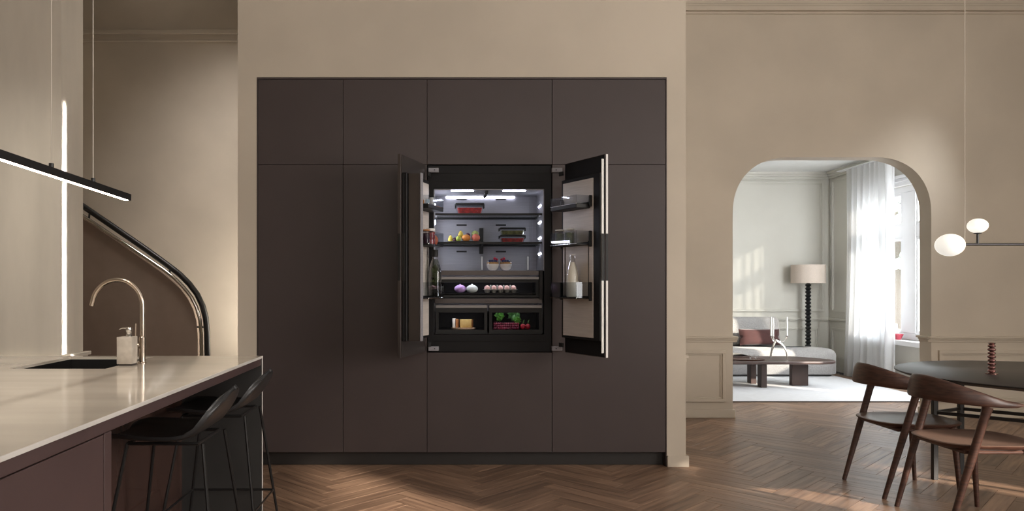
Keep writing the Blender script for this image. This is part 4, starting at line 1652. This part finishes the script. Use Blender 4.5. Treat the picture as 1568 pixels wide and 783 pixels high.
# floor lamp
LXf = px(1237.5, 0, 11.2)
c = Vector((LXf.x, 11.2, 0))
t = thing('floor_lamp', 'floor lamp with drum shade on a black bobbin column', 'floor lamp', c)
part('base', MB('lampblack').lathe([(.13, 0), (.13, .02), (.12, .03), (.03, .035), (.001, .036)], c, 28), t)
pr = []
z = .036
k = 0
zt = px(0, 434, 11.2).z
nb_ = 24
step = (zt - z) / nb_
for k in range(nb_):
    for f, r in ((.0, .022), (.15, .032), (.5, .046), (.85, .032)):
        pr.append((r, z + (k + f) * step))
pr.append((.02, zt))
part('bobbin_column', MB('lampblack').lathe(pr, c, 18), t)
part('lamp_rod', MB('lampblack').tube([c + Vector((0, 0, zt)), c + Vector((0, 0, zt + .2))], .008, 8), t)
zt1 = px(0, 406, 11.2).z
b = MB('shade')
b.grid([[c + Vector((r * math.cos(2 * math.pi * k / 36), r * math.sin(2 * math.pi * k / 36), z_)) for k in range(36)] for r, z_ in ((.243, zt), (.243, zt1), (.240, zt1), (.240, zt), (.243, zt))], closed_v=True)
part('lamp_shade', b, t)
part('shade_ring', MB('lampblack').tube([c + Vector((-.239, 0, zt1 - .03)), c + Vector((.239, 0, zt1 - .03))], .003, 6), t)

# coffee table
ct = thing('coffee_table', 'low dark wood coffee table with angled tip and slab legs', 'coffee table', (4.1, 9.55, .014))
poly = [(3.15, 9.26), (3.2, 9.19), (4.72, 9.19), (4.86, 9.23), (4.95, 9.33), (4.955, 9.44), (4.86, 9.66), (4.70, 9.86), (4.60, 9.90), (3.3, 9.90), (3.17, 9.84)]
part('tabletop', MB('tablewood').prism(poly, lambda a, b_, d: (a, b_, d), .318, .357, 0, .009), ct)
ZR = .0145
part('leg', MB('tablewood').box(px(1212.8, 0, 9.5).x, px(1239, 0, 9.5).x - .01, 9.50, 9.58, ZR, .3175, .004), ct)
part('leg', MB('tablewood').box(px(1165.8, 0, 9.3).x, px(1175.8, 0, 9.3).x - .01, 9.30, 9.42, ZR, .3175, .004), ct)
part('leg', MB('tablewood').box(px(1149.7, 0, 9.68).x, px(1159.5, 0, 9.68).x - .01, 9.68, 9.80, ZR, .3175, .004), ct)
part('leg', MB('tablewood').box(3.3, 3.42, 9.4, 9.62, ZR, .3175, .004), ct)
TZ = .3575
# tray, glasses, books
c = Vector((px(1142, 0, 9.42).x, 9.40, TZ))
single('tray', MB('walnut').lathe([(.10, 0), (.22, 0), (.236, .012), (.232, .013), (.215, .006), (.001, .005)], c, 32, 0, 1, .60), 'dark oval tray on the coffee table', 'tray')
for k, (xx, lab) in enumerate(((1150.5, 'faceted clear glass on the tray, nearer the books'), (1158.5, 'faceted clear glass on the tray, nearer the candelabra'))):
    c = Vector((px(xx, 0, 9.36).x, 9.36, TZ + .0065))
    b = MB('glass')
    b.lathe([(.014, 0), (.028, .030), (.034, .062), (.031, .062), (.025, .030), (.010, .006)], c, 8)
    b.smooth = 10
    b.lathe([(.010, .0), (.016, .004), (.001, .008)], c, 8)
    single('tumbler', b, lab, 'glass', 'faceted glasses on the tray')
x0, x1 = 3.50, px(1147, 0, 9.62).x
single('book', MB('tablewood').box(x0, x1, 9.56, 9.80, TZ + .0005, TZ + .033, .004), 'thick dark brown book on the coffee table, under the magazine', 'book', 'reading on the coffee table')
b = MB('paper')
rows = []
for i in range(13):
    u = i / 12
    x = x0 + .02 + (x1 - x0 - .05) * u
    z = TZ + .036 + .020 * abs(math.sin(u * math.pi * 2)) ** .8
    rows.append([Vector((x, y_, z)) for y_ in (9.58, 9.78)])
b.grid(rows)
b.grid([[v + Vector((0, 0, -.0025)) for v in r_] for r_ in rows])
single('magazine', b, 'pale open magazine lying on the dark book', 'magazine', 'reading on the coffee table')

# candelabra
cY = 9.45
t = thing('candelabra', 'silver three-armed organic candelabra with white candles on the coffee table', 'candelabra', px(1189, 552, cY))
hub = px(1188.5, 522, cY)
zb = TZ


def arc(p, q, r, bulge, n=8):
    return [p.lerp(q, i / n) + Vector(bulge) * math.sin(math.pi * i / n) for i in range(n + 1)]


f1 = Vector((px(1180.5, 0, cY).x, cY, zb + .006))
f2 = Vector((px(1184.0, 0, cY).x, cY + .10, zb + .006))
f3 = Vector((px(1204.3, 0, cY).x, cY - .02, zb + .006))
part('leg', MB('chrome').tube(arc(hub, f1, 0, (-.012, 0, .01)), [.013, .012, .011, .010, .009, .008, .007, .006, .006], 10), t)
part('leg', MB('chrome').tube(arc(hub, f2, 0, (.0, .02, .02)), [.013, .012, .011, .010, .009, .008, .007, .006, .006], 10), t)
part('leg', MB('chrome').tube(arc(hub, f3, 0, (.035, 0, .03)), [.014, .012, .011, .010, .009, .008, .007, .006, .006], 10), t)
part('hub', MB('chrome').blob(hub, .020, 0, 1, .08, 2, (1, 1, 1)), t)
cups = [px(1180.8, 515, cY), px(1184, 516, cY + .12), px(1205, 515, cY)]
for p, bu in zip(cups, ((-.005, 0, -.03), (0, 0, -.03), (.02, 0, -.035))):
    part('arm', MB('chrome').tube(arc(hub, p - Vector((0, 0, .008)), 0, bu), [.012, .010, .009, .008, .007, .006, .006, .006, .007], 10), t)
    part('cup', MB('chrome').lathe([(.006, -.010), (.014, -.002), (.016, .006), (.012, .006), (.001, .002)], p, 14), t)
for p, lab in zip(cups, ('left front white taper candle on the candelabra', 'white taper candle just behind the left one', 'right-hand white taper candle on the candelabra')):
    h = .245
    c_ = thing('candle', lab, 'candle', p + Vector((0, 0, .0065)), 'white candles on the candelabra')
    part('wax', MB('wax').lathe([(.0115, .0065), (.0115, h * .6), (.008, h), (.001, h + .004)], p, 14), c_)
    part('wick', MB('groove').tube([p + Vector((0, 0, h + .003)), p + Vector((.001, 0, h + .012))], .001, 5), c_)

# sill objects
Ysl = 9.72
c = Vector((px(1375.2, 0, Ysl).x, Ysl, .6005))
c.x = XR - .06
c.y = c.x * F / (1375.2 - VX)
single('bowl', MB('pinkglass').lathe([(.030, 0), (.034, .003), (.066, .072), (.062, .073), (.028, .008), (.001, .006)], c, 12), 'small pink glass bowl on the window sill', 'bowl')
c2_ = Vector((XR - .02, 0, .6005))
c2_.y = c2_.x * F / (1372 - VX)
b = MB('wax')
b.lathe([(.035, 0), (.045, .01), (.042, .12), (.036, .20), (.032, .20), (.038, .12), (.040, .012), (.001, .006)], Vector((XR - .02, c2_.y + .03, .6005)), 18)
single('vase', b, 'slim white vase standing behind the pink bowl on the sill', 'vase')

# curtain
b = MB('curtain')
rows = []
nz, ny = 30, 120
for i in range(nz + 1):
    v = i / nz
    z = .006 + (2.97 - .006) * v
    flare = (1 - v) ** 2.2
    row = []
    for j in range(ny + 1):
        u = j / ny
        y0c, y1c = 9.54 - .02 * flare, 10.60 + .12 * flare
        yy = y0c + (y1c - y0c) * u
        ph = u * 2 * math.pi * 8.0
        amp = .030 + .012 * math.sin(u * 9 + 1)
        x = XR - .165 + amp * math.sin(ph + .5 * math.sin(v * 3 + u * 7)) + .008 * math.sin(ph * 2.3 + v * 2)
        yy += .02 * math.cos(ph) + .03 * flare * math.sin(ph * .5)
        row.append(Vector((x, yy, z)))
    rows.append(row)
b.grid(rows)
b.smooth = 180
t = thing('curtain', 'sheer white floor-length curtain at the far window', 'curtain', (XR - .16, 10.0, 0))
part('cloth', b, t)
part('curtain_rail', MB('whitepaint').box(XR - .20, XR - .12, 8.4, 10.85, 2.972, 2.985, .002), t)
